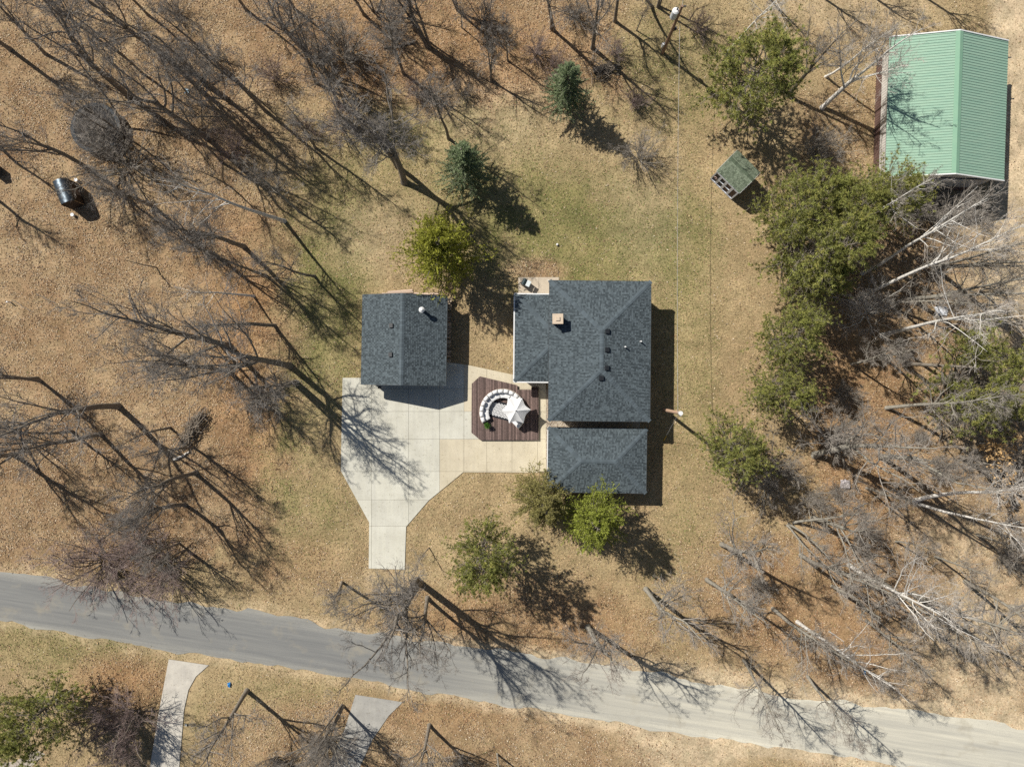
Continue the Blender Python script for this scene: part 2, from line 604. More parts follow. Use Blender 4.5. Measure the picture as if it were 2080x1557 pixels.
# ------------------------------------------------------------------ concrete
def clip_cell(poly, x0, y0, x1, y1):
    def clip(p, inside, inter):
        out = []
        for i in range(len(p)):
            a_, b_ = p[i - 1], p[i]
            ia, ib = inside(a_), inside(b_)
            if ib:
                if not ia:
                    out.append(inter(a_, b_))
                out.append(b_)
            elif ia:
                out.append(inter(a_, b_))
        return out
    def xi(v):
        return lambda a_, b_: (v, a_[1] + (b_[1] - a_[1]) * (v - a_[0]) / (b_[0] - a_[0]))
    def yi(v):
        return lambda a_, b_: (a_[0] + (b_[0] - a_[0]) * (v - a_[1]) / (b_[1] - a_[1]), v)
    p = poly
    for ins, it in ((lambda q_: q_[0] >= x0, xi(x0)), (lambda q_: q_[0] <= x1, xi(x1)), (lambda q_: q_[1] >= y0, yi(y0)), (lambda q_: q_[1] <= y1, yi(y1))):
        if not p:
            return []
        p = clip(p, ins, it)
    out = []
    for q_ in p:
        if not out or (abs(q_[0] - out[-1][0]) + abs(q_[1] - out[-1][1])) > 0.05:
            out.append(q_)
    if len(out) > 2 and abs(out[0][0] - out[-1][0]) + abs(out[0][1] - out[-1][1]) < .05:
        out.pop()
    return out


def mat_concrete(name, c1, c2, seed=0.0):
    m, t, b = mat(name, .85, .25)
    a = t.nodes.new('ShaderNodeAttribute')
    a.attribute_name = 'tint'
    big = noise(t, .55 + seed, 6, .62)
    fn = noise(t, 24, 4, .7)
    sp = noise(t, 5, 6, .75)
    st = noise(t, 1.0, 4, .6, sx=(3.2, .25, 1))
    c = mixc(t, 1, a.outputs['Color'], ramp(t, big, [(.3, c1), (.7, c2)]), 'MULTIPLY')
    c = mixc(t, 1, c, ramp(t, fn, [(.25, (.9,) * 3), (.75, (1.1,) * 3)]), 'MULTIPLY')
    c = mixc(t, 1, c, ramp(t, st, [(.3, (.94, .94, .95)), (.7, (1.05, 1.05, 1.04))]), 'MULTIPLY')
    c = mixc(t, 1, c, ramp(t, sp, [(.30, (.62, .60, .56)), (.43, (1, 1, 1))]), 'MULTIPLY')
    t.links.new(c, b.inputs['Base Color'])
    bump(t, b, fn, .2, .006)
    return m


M_CONC = mat_concrete('concrete', (.88, .87, .84), (1.08, 1.08, 1.07))
M_JOINT = mat_var('joint_fill', (.16, .13, .10), (.24, .20, .15), 8, .95)
outer = [(696, 767), (905, 767), (905, 735), (950, 741), (1044, 761), (1044, 774.5), (1109, 774.5), (1109, 959.5), (941, 958.5), (870.6, 1016), (825, 1069), (822, 1156), (749, 1153.5), (750, 1060.5), (692.4, 955.5)]
drive = link('driveway', Geo().prism([at(*p)[:2] for p in outer], -.08, .006).mesh('driveway', M_JOINT), kind='structure')
XL = [680, 754.6, 830, 893, 942.4, 988.8, 1040, 1091.6, 1120]
YL = [725, 789, 835.3, 891.5, 957, 1014.5, 1068, 1170]
rr = random.Random(3)
for i in range(len(XL) - 1):
    for j in range(len(YL) - 1):
        x0, x1, y0, y1 = XL[i], XL[i + 1], YL[j], YL[j + 1]
        if i >= 4 and j == 4:
            y1 = 965
        if i >= 4 and j > 4:
            continue
        p = clip_cell(outer, x0 + .22, y0 + .22, x1 - .22, y1 - .22)
        if len(p) < 3:
            continue
        area = abs(sum(p[k][0] * p[(k + 1) % len(p)][1] - p[(k + 1) % len(p)][0] * p[k][1] for k in range(len(p)))) / 2
        if area < 60:
            continue
        cream = (i >= 3 and j >= 3) or (j < 2 and i > 3) or i >= 6
        base = np.array((.60, .535, .405) if cream else (.60, .585, .505)) * rr.uniform(.94, 1.05)
        Geo().prism([at(*q_)[:2] for q_ in p], -.05, .03 + rr.uniform(-.004, .004), base).obj('concrete_slab', M_CONC, drive)

# patio behind the house
pp = [(1053, 563), (1135, 563), (1135, 602), (1053, 602)]
patio = link('patio', Geo().prism([at(*p)[:2] for p in pp], -.06, .006).mesh('patio', M_JOINT), kind='structure')
for (x0, x1) in ((1053, 1094), (1094.4, 1135)):
    Geo().prism([at(*p)[:2] for p in [(x0, 563), (x1, 563), (x1, 602), (x0, 602)]], -.05, .04, (.56, .48, .38)).obj('concrete_slab', M_CONC, patio)
# drives across the road
M_CONC2 = mat_concrete('concrete_old', (.8, .8, .8), (1.1, 1.1, 1.08), .2)
dr2 = link('side_driveway', Geo().prism([at(*p)[:2] for p in [(343, 1338), (424, 1350), (398, 1373), (383, 1400), (374, 1440), (364, 1560), (350, 1760), (290, 1760), (304, 1560), (322, 1450)]], -.06, .008).mesh('side_driveway', M_JOINT), kind='structure')
o2 = [(343, 1338), (424, 1350), (398, 1373), (383, 1400), (374, 1440), (364, 1560), (350, 1760), (290, 1760), (304, 1560), (322, 1450)]
for (y0, y1) in ((1330, 1440), (1440.3, 1530), (1530.3, 1640), (1640.3, 1760)):
    p = clip_cell(o2, 200, y0, 500, y1)
    Geo().prism([at(*q_)[:2] for q_ in p], -.05, .03, (.58, .54, .47)).obj('concrete_slab', M_CONC2, dr2)
dr3 = link('gravel_driveway', None, kind='structure') if False else None
o3 = [(722, 1410), (818, 1425), (790, 1452), (757, 1500), (722, 1575), (700, 1760), (620, 1760), (660, 1570), (700, 1480)]
g = Geo().prism([at(*q_)[:2] for q_ in o3], -.06, .025, (.40, .385, .35))
g.obj('gravel_driveway', M_CONC2, kind='structure')
g = Geo().prism([at(*q_)[:2] for q_ in [(-120, 1565), (30, 1545), (74, 1522), (92, 1530), (50, 1570), (-60, 1640), (-120, 1640)]], -.06, .03, (.5, .43, .36))
g.obj('walkway', M_CONC2, kind='structure')
# pebble strip beside the house
g = Geo()
M_PEB = mat_attr('pebble', rough=.8, spec=.3, namt=.2)
g.prism([at(*q_)[:2] for q_ in [(1109.2, 790), (1118, 790), (1118, 959), (1109.2, 959)]], -.06, .02, (.36, .30, .22))
bed = g.obj('pebble_strip', M_PEB, kind='structure')
g = Geo()
rng = np.random.default_rng(5)
for k in range(1500):
    if k < 1000:
        q_ = at(rng.uniform(1109.6, 1117), rng.uniform(790, 959), 0)
    else:
        q_ = at(rng.uniform(1115, 1178), rng.uniform(855, 869), 0)
    r = rng.uniform(.03, .06)
    cl = np.array([(.48, .40, .30), (.36, .30, .25), (.60, .54, .46), (.28, .22, .17)][rng.integers(4)])
    v = np.array([(1, 0, 0), (-.2, .9, 0), (-.9, -.2, 0), (.2, -.9, 0), (0, 0, .7)]) * r + np.array((q_[0], q_[1], .02))
    g.add(v, [[(0, 1, 4), (1, 2, 4), (2, 3, 4), (3, 0, 4)]], cl)
g.obj('pebbles', M_PEB, bed, kind='stuff')
g = Geo().prism([at(*q_)[:2] for q_ in [(1112, 850), (1300, 852), (1300, 872), (1112, 870)]], -.06, .015, (.42, .36, .27))
g.obj('house_gap_path', M_PEB, kind='structure')

# ------------------------------------------------------------------ roofs
M_SHING = mat_attr('asphalt_shingle', rough=.9, spec=.2, nscale=40, namt=.28)
M_SHING_G = mat_attr('green_shingle', rough=.9, spec=.2, nscale=40, namt=.22)
M_ROOFBASE = mat_var('roof_felt', (.045, .05, .056), (.06, .066, .072), 6, .9)
M_WHITE = mat_var('white_trim', (.72, .72, .70), (.82, .82, .80), 4, .5)
M_DARKTRIM = mat_var('dark_trim', (.05, .055, .06), (.08, .085, .09), 4, .6)
M_SIDING = mat_var('siding_wall', (.42, .40, .36), (.5, .48, .43), 2, .7)


def tabs(planes, rng, lo=(.060, .075, .083), hi=(.098, .121, .132), expo=.143, p_dark=.4):
    g = Geo()
    for (E0, E1, T0, T1) in planes:
        E0, E1, T0, T1 = (np.array(q_, float) for q_ in (E0, E1, T0, T1))
        mid = ((T0 + T1) - (E0 + E1)) / 2
        u = nrm(E1 - E0)
        up = mid - u * np.dot(mid, u)
        Ls = np.linalg.norm(up)
        nn = nrm(np.cross(u, up))
        nc = max(1, int(round(Ls / expo)))
        VV, CC = [], []
        for i in range(nc):
            s0, s1 = i / nc, min(1.0, (i + 1.18) / nc)
            L0, R0 = E0 + (T0 - E0) * s0, E1 + (T1 - E1) * s0
            L1, R1 = E0 + (T0 - E0) * s1, E1 + (T1 - E1) * s1
            a0, b0 = np.dot(L0 - E0, u), np.dot(R0 - E0, u)
            a1, b1 = np.dot(L1 - E0, u), np.dot(R1 - E0, u)
            wd = b0 - a0
            if wd < .03:
                continue
            k = max(1, int(wd / .125))
            cut = np.sort(np.concatenate([[a0, b0], a0 + wd * (np.arange(1, k) + rng.uniform(-.36, .36, k - 1)) / k]))
            for q_ in range(len(cut) - 1):
                xa, xb = cut[q_] + .003, cut[q_ + 1] - .003
                dk = rng.random() < (p_dark * 1.6 if (q_ + i) % 2 else p_dark * .4)
                th = .009 if dk else .017
                ya0 = E0 + up * s0
                ya1 = E0 + up * s1
                xa1, xb1 = min(max(xa, a1), b1), max(min(xb, b1), a1)
                v = [ya0 + u * xa + nn * (.004 + th), ya0 + u * xb + nn * (.004 + th), ya1 + u * xb1 + nn * .004, ya1 + u * xa1 + nn * .004,
                     ya0 + u * xa + nn * .001, ya0 + u * xb + nn * .001]
                c = np.array(lo if dk else hi) * rng.uniform(.78, 1.22)
                VV.append(v)
                CC.append(np.repeat(c[None], 6, 0))
        VV = np.array(VV)
        n = len(VV)
        o = np.arange(n)[:, None] * 6
        g.add(VV.reshape(-1, 3), [o + np.array([[0, 1, 2, 3]]), o + np.array([[4, 5, 1, 0]])], np.array(CC).reshape(-1, 3))
    return g


def caps(lines, rng, col=(.098, .122, .136), wdt=.17, drop=.05):
    """overlapping cap pieces along hips and ridges: (from low end, to high end, side vector)"""
    g = Geo()
    for (A, B, side, side2) in lines:
        A, B, side, side2 = (np.array(q_, float) for q_ in (A, B, side, side2))
        L = np.linalg.norm(B - A)
        n = max(1, int(L / .2))
        d = (B - A) / n
        for i in range(n):
            p0 = A + d * i + np.array((0, 0, .03))
            p1 = A + d * (i + 1.12) + np.array((0, 0, .018))
            c = np.array(col) * rng.uniform(.8, 1.15)
            s1, s2 = side * wdt, side2 * wdt
            e = np.array((0, 0, -.035))
            g.add([p0 + s1, p0, p0 + s2, p1 + s1, p1, p1 + s2, p0 + s1 + e, p0 + e, p0 + s2 + e], [[(0, 1, 4, 3), (1, 2, 5, 4), (6, 7, 1, 0), (7, 8, 2, 1)]], c)
    return g


def rect(corners, h):
    """NW NE SE SW photo pixels of a roof at height h -> fitted rectangle corners in world"""
    p = [np.array(at(x, y, h)) for x, y in corners]
    c = sum(p) / 4
    u = nrm((p[1] - p[0]) + (p[2] - p[3]))
    v = np.array((-u[1], u[0], 0))
    w = (np.linalg.norm(p[1] - p[0]) + np.linalg.norm(p[2] - p[3])) / 4
    d = (np.linalg.norm(p[0] - p[3]) + np.linalg.norm(p[1] - p[2])) / 4
    return c, u, v, w, d


def roof_solid(planes, z_drop, rectpts, m, parent, name='roof'):
    g = Geo()
    for (E0, E1, T0, T1) in planes:
        if np.allclose(T0, T1):
            g.add([E0, E1, T0], [[(0, 1, 2)]])
        else:
            g.add([E0, E1, T1, T0], [[(0, 1, 2, 3)]])
    lo = [np.array(p) - np.array((0, 0, z_drop)) for p in rectpts]
    g.add(lo, [[(3, 2, 1, 0)]])
    return g.obj(name, m, parent)


def edge_boards(pts, z_drop, m, parent, name='fascia', t=.03):
    for a_, b_ in pts:
        a_, b_ = np.array(a_), np.array(b_)
        d = nrm(b_ - a_)
        o_ = nrm(np.cross(d, (0, 0, 1))) * t
        e = np.array((0, 0, -z_drop))
        up = np.array((0, 0, .012))
        v = [a_ + up, b_ + up, b_ + e, a_ + e, a_ + o_ + up, b_ + o_ + up, b_ + o_ + e, a_ + o_ + e]
        Geo().add(v, [[(0, 3, 2, 1), (4, 5, 6, 7), (0, 1, 5, 4), (2, 3, 7, 6), (0, 4, 7, 3), (1, 2, 6, 5)]]).obj(name, m, parent)


def walls(c, u, v, w, d, z1, m, parent, name='wall', t=.18):
    """four wall slabs butted end to end"""
    out = []
    for (o_, ax, ln, dp) in ((-v * (d - t / 2), u, w, t), (v * (d - t / 2), u, w, t), (-u * (w - t / 2), v, d - t, t), (u * (w - t / 2), v, d - t, t)):
        cc = np.array(c) + o_
        rz = math.atan2(ax[1], ax[0])
        out.append(Geo().box((cc[0], cc[1], z1 / 2), (ln * 2, dp, z1), rz).obj(name, m, parent))
    return out


def panel_on(parent, c, axis_u, size, out, m, name, zc, t=.05):
    """door or window plate: centre c (2D on wall line), along axis_u, pushed out"""
    cc = np.array(c) + out
    rz = math.atan2(axis_u[1], axis_u[0])
    return Geo().box((cc[0], cc[1], zc), (size[0], t, size[1]), rz).obj(name, m, parent)


M_GLASS = mat_var('window_glass', (.02, .025, .03), (.03, .035, .04), 1, .06, .6)
rng = np.random.default_rng(21)


def hip(corners, h, slope, parent):
    c, u, v, w, d = rect(corners, h)
    e = np.array((0, 0, 1.0))
    NW, NE, SE, SW = c - u * w + v * d, c + u * w + v * d, c + u * w - v * d, c - u * w - v * d
    run = min(w, d)
    top = run * slope
    if d >= w:
        RA, RB = c + v * (d - w) + e * top, c - v * (d - w) + e * top    # north, south
        planes = [(SW, SE, RB, RB), (NE, NW, RA, RA), (SE, NE, RB, RA), (NW, SW, RA, RB)]
        hips = [(NW, RA), (NE, RA), (SE, RB), (SW, RB), (RB, RA)]
    else:
        RA, RB = c - u * (w - d) + e * top, c + u * (w - d) + e * top     # west, east
        planes = [(SW, SE, RA, RB), (NE, NW, RB, RA), (SE, NE, RB, RB), (NW, SW, RA, RA)]
        hips = [(NW, RA), (SW, RA), (SE, RB), (NE, RB), (RA, RB)]
    rf = roof_solid(planes, .02, (SW, SE, NE, NW), M_ROOFBASE, parent)
    tabs(planes, rng).obj('shingles', M_SHING, rf, kind='stuff')
    L = []
    for A, B in hips:
        dd = nrm(np.array(B) - np.array(A))
        sd = nrm(np.cross(dd, (0, 0, 1)))
        dz = np.array((0, 0, -slope * .55))
        L.append((A, B, nrm(sd + dz), nrm(-sd + dz)))
    caps(L, rng).obj('ridge_cap', M_SHING, rf, kind='stuff')
    return c, u, v, w, d, (NW, NE, SE, SW), top, rf


# --- main house
house = thing('house', 'house with dark slate-grey hip roof, tan chimney and lower wing beside the wooden deck', 'house')
HE = 3.4
c, u, v, w, d, K4, top, rf = hip([(1117, 570), (1322.5, 571), (1320, 856), (1113.5, 853.5)], HE, .29, house)
edge_boards([(K4[1], K4[0]), (K4[2], K4[1]), (K4[3], K4[2]), (K4[0], K4[3])], .2, M_DARKTRIM, house)
wl = walls(c, u, v, w - .45, d - .45, HE - .02, M_SIDING, house)
hc, hu, hv, hw, hd = c, u, v, w, d
for k in (-.5, .1, .6):
    wn_ = panel_on(house, c + u * (w - .45) + v * d * k, v, (1.2, 1.1), u * .02, M_WHITE, 'window', 1.7, .06)
    cc = c + u * (w - .45) + v * d * k + u * .052
    Geo().box((cc[0], cc[1], 1.7), (1.0, .012, .9), math.atan2(v[1], v[0])).obj('pane', M_GLASS, wn_)
dr = panel_on(house, c - u * (w - .45) - v * d * .45, v, (.95, 2.05), -u * .02, M_WHITE, 'door', 1.2, .06)
Geo().bar(c - u * (w - .38) - v * (d * .45 + .35) + np.array((0, 0, -HE + 1.2)), c - u * (w - .30) - v * (d * .45 + .35) + np.array((0, 0, -HE + 1.2)), .025).obj('handle', M_DARKTRIM, dr)


def roof_z(px, py, c, u, v, w, d, h, slope, it=4):
    z = h + .5
    for _ in range(it):
        p = np.array(at(px, py, z))
        q_ = p - c
        a_, b_ = abs(np.dot(q_, u)), abs(np.dot(q_, v))
        z = h + slope * min(w - a_, d - b_)
    return at(px, py, z)


M_BRICK = mat_var('chimney_masonry', (.46, .35, .25), (.60, .47, .35), 9, .85, .2, bstr=.4)
M_CAPSTONE = mat_var('chimney_cap', (.56, .45, .33), (.66, .54, .41), 6, .8)
M_METAL = mat_var('galvanised_metal', (.52, .53, .54), (.66, .67, .68), 7, .35, .5, metal=.7)
M_VENT = mat_var('vent_black', (.018, .020, .023), (.03, .033, .037), 6, .45, .5)
p = roof_z(1131, 650, c, u, v, w, d, HE, .29)
ch = Geo()
for k in range(9):
    ch.box((p.x, p.y, p.z + .02 + k * .135), (.68, .66, .128), .01)
chm = ch.obj('chimney', M_BRICK, house)
Geo().box((p.x, p.y, p.z + 1.19), (.84, .80, .12), .01).obj('chimney_cap', M_CAPSTONE, chm)
Geo().box((p.x, p.y, p.z + 1.29), (.3, .3, .08), .01).obj('flue', M_CAPSTONE, chm)


def vent(px, py, parent, C6, slope_dir):
    p = roof_z(px, py, *C6)
    sx = np.array(slope_dir)
    g = Geo()
    rz = math.atan2(sx[1], sx[0])
    x_, y_ = .22, .2
    v_ = np.array([(-x_, -y_, -.05), (x_, -y_, -.05), (x_, y_, -.05), (-x_, y_, -.05), (-.10, -y_ + .03, .2), (x_ - .03, -y_ + .03, .12), (x_ - .03, y_ - .03, .12), (-.10, y_ - .03, .2)])
    R = np.array(Matrix.Rotation(rz, 3, 'Z'))
    g.add(v_ @ R.T + np.array(p), [[(4, 5, 6, 7), (0, 1, 5, 4), (1, 2, 6, 5), (2, 3, 7, 6), (3, 0, 4, 7), (0, 3, 2, 1)]])
    o = g.obj('roof_vent', M_VENT, parent)
    return o


C6 = (c, u, v, w, d, HE, .29)
for (a_, b_) in ((1233, 673), (1232.5, 710), (1232, 747)):
    vent(a_, b_, house, C6, u)
vent(1221.5, 767, house, C6, -v)
for (a_, b_) in ((1269, 704.5), (1300.5, 693.5)):
    p = roof_z(a_, b_, *C6)
    Geo().bar(p - Vector((0, 0, .1)), p + Vector((0, 0, .42)), .06, 10).obj('vent_pipe', M_WHITE, house)

# --- wing of the house
WE = 2.35
cw, uw, vw, ww, dw = rect([(1046, 598), (1130, 598.5), (1128.5, 775), (1045, 774)], WE)
e3 = np.array((0, 0, 1.0))
NW, SW = cw - uw * ww + vw * dw, cw - uw * ww - vw * dw
dist = 2 * ww - .05
sl_ = .27
NW2, SW2 = NW + uw * dist - vw * dist + e3 * dist * sl_, SW + uw * dist + vw * dist + e3 * dist * sl_
NE2, SE2 = NW + uw * dist, SW + uw * dist
planes = [(NW, SW, NW2, SW2), (SW, SE2, SW2, SW2), (NE2, NW, NW2, NW2)]
rf = roof_solid(planes, .02, (SW, SE2, NE2, NW), M_ROOFBASE, house)
tabs(planes, rng).obj('shingles', M_SHING, rf, kind='stuff')
caps([(NW, NW2, nrm(np.array((uw + vw) * .7) - e3 * .15), nrm(np.array(-(uw + vw) * .7) - e3 * .15)), (SW, SW2, nrm(np.array((uw - vw) * .7) - e3 * .15), nrm(np.array(-(uw - vw) * .7) - e3 * .15))], rng).obj('ridge_cap', M_SHING, rf, kind='stuff')
GUT = []
for A, B in ((NW, SW), (SW, SE2), (NE2, NW)):
    d_ = nrm(B - A)
    o_ = nrm(np.cross(d_, e3))
    mid = (A + B) / 2 + o_ * .06 + np.array((0, 0, -.04))
    Geo().box(mid, (np.linalg.norm(B - A) + .1, .1, .1), math.atan2(d_[1], d_[0])).obj('gutter', M_WHITE, house)
cm = (NW + SW + NE2 + SE2) / 4
walls(np.array((cm[0], cm[1], 0)) + uw * .15, uw, vw, dist / 2 - .25, dw - .4, WE - .03, M_SIDING, house)
Geo().bar(at(1113.5, 569, .05), at(1113.5, 569, 3.3), .05, 8).obj('downspout', M_WHITE, house)

# --- attached front garage
gar2 = thing('garage', 'low hip-roofed garage standing just beyond the house, facing the cream concrete', 'garage')
c, u, v, w, d, K4, top, rf = hip([(1113.5, 867.5), (1313.5, 870.5), (1312.5, 1001.5), (1112, 998.5)], 2.3, .30, gar2)
edge_boards([(K4[1], K4[0]), (K4[2], K4[1]), (K4[3], K4[2])], .18, M_DARKTRIM, gar2)
edge_boards([(K4[0], K4[3])], .2, M_WHITE, gar2, t=.06)
walls(c, u, v, w - .3, d - .3, 2.28, M_SIDING, gar2)
gd = panel_on(gar2, c - u * (w - .3), v, (3.6, 2.0), -u * .03, M_WHITE, 'garage_door', 1.03, .06)
for k in range(4):
    cc = c - u * (w - .3) - u * .065
    Geo().box((cc[0], cc[1], .28 + k * .5), (3.5, .012, .44), math.atan2(v[1], v[0])).obj('door_panel', M_WHITE, gd)

# --- detached gable garage
gar = thing('garage', 'detached gable-roofed garage with a silver flue pipe, standing at the head of the driveway', 'garage')
c, u, v, w, d = rect([(736.5, 598), (908.5, 601.5), (905.5, 783), (733.8, 780.5)], 2.15)
rz_ = w * .385
NW, NE, SE, SW = c - u * w + v * d, c + u * w + v * d, c + u * w - v * d, c - u * w - v * d
RN, RS = c + v * d + e3 * rz_, c - v * d + e3 * rz_
planes = [(NW, SW, RN, RS), (SE, NE, RS, RN)]
rf = roof_solid(planes, .02, (SW, SE, NE, NW), M_ROOFBASE, gar)
tabs(planes, rng).obj('shingles', M_SHING, rf, kind='stuff')
caps([(RS, RN, nrm(u - e3 * .35), nrm(-u - e3 * .35))], rng, wdt=.2).obj('ridge_cap', M_SHING, rf, kind='stuff')
edge_boards([(NE, RN), (RN, NW), (SW, RS), (RS, SE), (NW, SW), (SE, NE)], .17, M_DARKTRIM, gar)
walls(c, u, v, w - .32, d - .25, 2.1, M_SIDING, gar)
for sgn in (1, -1):
    A = c + v * (d - .34) * sgn
    A[2] = 2.1
    q1, q2, q3 = A - u * (w - .33), A + u * (w - .33), A + e3 * ((w - .33) * .385)
    o_ = v * .08
    Geo().add([q1 - o_, q2 - o_, q3 - o_, q1 + o_, q2 + o_, q3 + o_], [[(0, 1, 2), (5, 4, 3)], [(0, 3, 4, 1), (1, 4, 5, 2), (2, 5, 3, 0)]]).obj('gable_wall', M_SIDING, gar)
gd = panel_on(gar, c - v * (d - .25) + u * .3, u, (4.6, 1.95), -v * .03, M_DARKTRIM, 'garage_door', 1.0, .06)
for k in range(4):
    cc = c - v * (d - .25) + u * .3 - v * .066
    Geo().box((cc[0], cc[1], .27 + k * .48), (4.4, .012, .42), math.atan2(u[1], u[0])).obj('door_panel', M_DARKTRIM, gd)
lp = at(771, 786, 1.9)
Geo().box((lp.x, lp.y, 1.9), (.22, .2, .35)).obj('lamp', M_DARKTRIM, gar)


def gable_z(px, py):
    z = 3
    for _ in range(5):
        p = np.array(at(px, py, z))
        z = 2.15 + .385 * (w - abs(np.dot(p - c, u)))
    return at(px, py, z)


for (a_, b_) in ((795, 661), (793.7, 720)):
    p = gable_z(a_, b_)
    Geo().box((p.x, p.y, p.z + .08), (.3, .34, .2), .02, ry=-.2).obj('roof_vent', M_VENT, gar)
p = gable_z(859, 631)
fl = Geo().bar(p - Vector((0, 0, .15)), p + Vector((0, 0, .75)), .13, 14).obj('flue_pipe', M_METAL, gar, smooth=False)
Geo().bar(p + Vector((0, 0, .76)), p + Vector((0, 0, .92)), .24, 14, r2=.07).obj('flue_cap', M_WHITE, fl)

# ------------------------------------------------------------------ green barn
barn = thing('barn', 'large barn with ribbed mint-green metal roof and white trim beside the dirt track', 'barn')
BE = 3.5
cA = np.array(at(0, 0, 0)) * 0
th = math.radians(-1.8)
u = np.array((math.cos(th), math.sin(th), 0))
v = np.array((-u[1], u[0], 0))
pc = np.array(((832) * S, (658 + 391) / 2 * S + .02, BE))
w, d = 114 * S, 266 * S / 2
c = pc
slope = .295
NW, NE, SE, SW = c - u * w + v * d, c + u * w + v * d, c + u * w - v * d, c - u * w - v * d
M_GREEN = mat_var('green_metal', (.255, .415, .315), (.345, .485, .365), .9, .38, .5, detail=6, sx=(1.5, .5, 1))
M_GREENRIDGE = mat_var('green_ridge', (.20, .37, .255), (.24, .41, .28), 1.5, .4, .5)
RN, RS = c + v * d + e3 * w * slope, c - v * d + e3 * w * slope
planes = [(NW, SW, RN, RS), (SE, NE, RS, RN)]
rf = roof_solid([tuple(np.array(q_) - e3 * .03 for q_ in pl) for pl in planes], .02, tuple(q_ - e3 * .03 for q_ in (SW, SE, NE, NW)), M_ROOFBASE, barn)
npan = 13
pw = 2 * d / npan
Ls = w * math.sqrt(1 + slope ** 2)


def rib_panel(wd, ln, ribs, rh=.035):
    """corrugated sheet: x across, y along; ribs run along y"""
    g = Geo()
    xs_ = [0.0]
    zs = [0.0]
    st_ = wd / ribs
    for r_ in range(ribs):
        b0 = r_ * st_ + st_ * .5
        xs_ += [b0 - .045, b0 - .02, b0 + .02, b0 + .045]
        zs += [0, rh, rh, 0]
    xs_.append(wd)
    zs.append(0)
    n_ = len(xs_)
    vv = [(xs_[i], 0, zs[i]) for i in range(n_)] + [(xs_[i], ln, zs[i]) for i in range(n_)]
    g.add(vv, [[(i, i + 1, n_ + i + 1, n_ + i) for i in range(n_ - 1)]])
    return g


pm = rib_panel(pw - .004, Ls, 4).mesh('roof_panel', M_GREEN)
for side in (0, 1):
    for k in range(npan):
        o = link('roof_panel', pm, rf)
        # local x along the eave, y up the slope
        if side == 0:      # west slope, eave runs north -> south
            ex, up_ = -v, nrm(u + e3 * slope)
            org = NW - v * pw * k
        else:
            ex, up_ = v, nrm(-u + e3 * slope)
            org = SE + v * pw * k
        ez = np.cross(ex, up_)
        M4 = Matrix(((ex[0], up_[0], ez[0], org[0]), (ex[1], up_[1], ez[1], org[1]), (ex[2], up_[2], ez[2], org[2]), (0, 0, 0, 1)))
        o.matrix_world = M4
g = Geo()
A, B = RS - v * .06, RN + v * .06
up = e3 * .06
g.add([A - u * .3 - e3 * .3 * slope + up, A + up * 1.2, A + u * .3 - e3 * .3 * slope + up, B - u * .3 - e3 * .3 * slope + up, B + up * 1.2, B + u * .3 - e3 * .3 * slope + up], [[(0, 1, 4, 3), (1, 2, 5, 4)]])
g.obj('ridge_cap', M_GREENRIDGE, rf)
for A, B in ((NE, RN), (RN, NW), (SW, RS), (RS, SE)):
    A, B = np.array(A), np.array(B)
    dd = nrm(B - A)
    o_ = nrm(np.cross(dd, e3))
    v_ = [A + e3 * .075, B + e3 * .075, B - e3 * .14, A - e3 * .14]
    v2 = [q_ + o_ * .09 for q_ in v_]
    v3 = [q_ - o_ * .05 for q_ in v_[:2]]
    Geo().add(v_ + v2, [[(4, 5, 6, 7), (0, 1, 5, 4), (2, 3, 7, 6), (0, 4, 7, 3), (1, 2, 6, 5), (3, 2, 1, 0)]]).obj('rake_trim', M_WHITE, barn)
M_BARNWALL = mat_var('barn_white_metal', (.60, .57, .52), (.70, .67, .62), 2, .5)
M_BARNBROWN = mat_var('barn_brown_metal', (.14, .085, .075), (.19, .12, .105), 2, .5)
ww_, dd_ = w - .1, d - .1
W0 = pc.copy()
W0[2] = 0
ww_ = (832 - 737) * S


def ribbed_wall(A, B, z0, z1, m, name, bulge=.0):
    """vertical ribbed sheet wall from A to B"""
    A, B = np.array(A), np.array(B)
    L_ = np.linalg.norm(B - A)
    n_ = max(1, int(round(L_ / .91)))
    dv = (B - A) / L_
    on = np.cross(dv, e3)
    me = None
    for k in range(n_):
        g_ = rib_panel(L_ / n_ - .003, z1 - z0, 4, .02)
        if me is None:
            me = g_.mesh(name, m)
        o = link(name, me, barn)
        org = A + dv * (L_ / n_) * k + on * bulge
        o.matrix_world = Matrix(((dv[0], 0, on[0], org[0]), (dv[1], 0, on[1], org[1]), (0, 1, 0, z0), (0, 0, 0, 1)))


nw, ne, se, sw = W0 - u * ww_ + v * dd_, W0 + u * ww_ + v * dd_, W0 + u * ww_ - v * dd_, W0 - u * ww_ - v * dd_
for A, B in ((nw, sw), (sw, se), (se, ne), (ne, nw)):
    ribbed_wall(A, B, -.1, .95, M_BARNBROWN, 'wainscot_panel', .01)
    ribbed_wall(A, B, .95, BE - .06, M_BARNWALL, 'wall_panel')
for sgn, A, B in ((1, ne, nw), (-1, sw, se)):
    A, B = A.copy(), B.copy()
    A[2] = B[2] = BE - .06
    T = (A + B) / 2 + e3 * (ww_ * slope + .2)
    Geo().add([A, B, T], [[(0, 1, 2)]]).obj('gable_wall', M_BARNWALL, barn)
o_ = -v * .05
bd = panel_on(barn, (sw + se) / 2, u, (3.4, 3.0), -v * .03, M_BARNWALL, 'barn_door', 1.55, .08)
lamp_p = NE - v * 1.2 + u * .16
Geo().box((lamp_p[0], lamp_p[1], BE - .2), (.5, .07, .07)).obj('lamp_arm', M_DARKTRIM, barn)

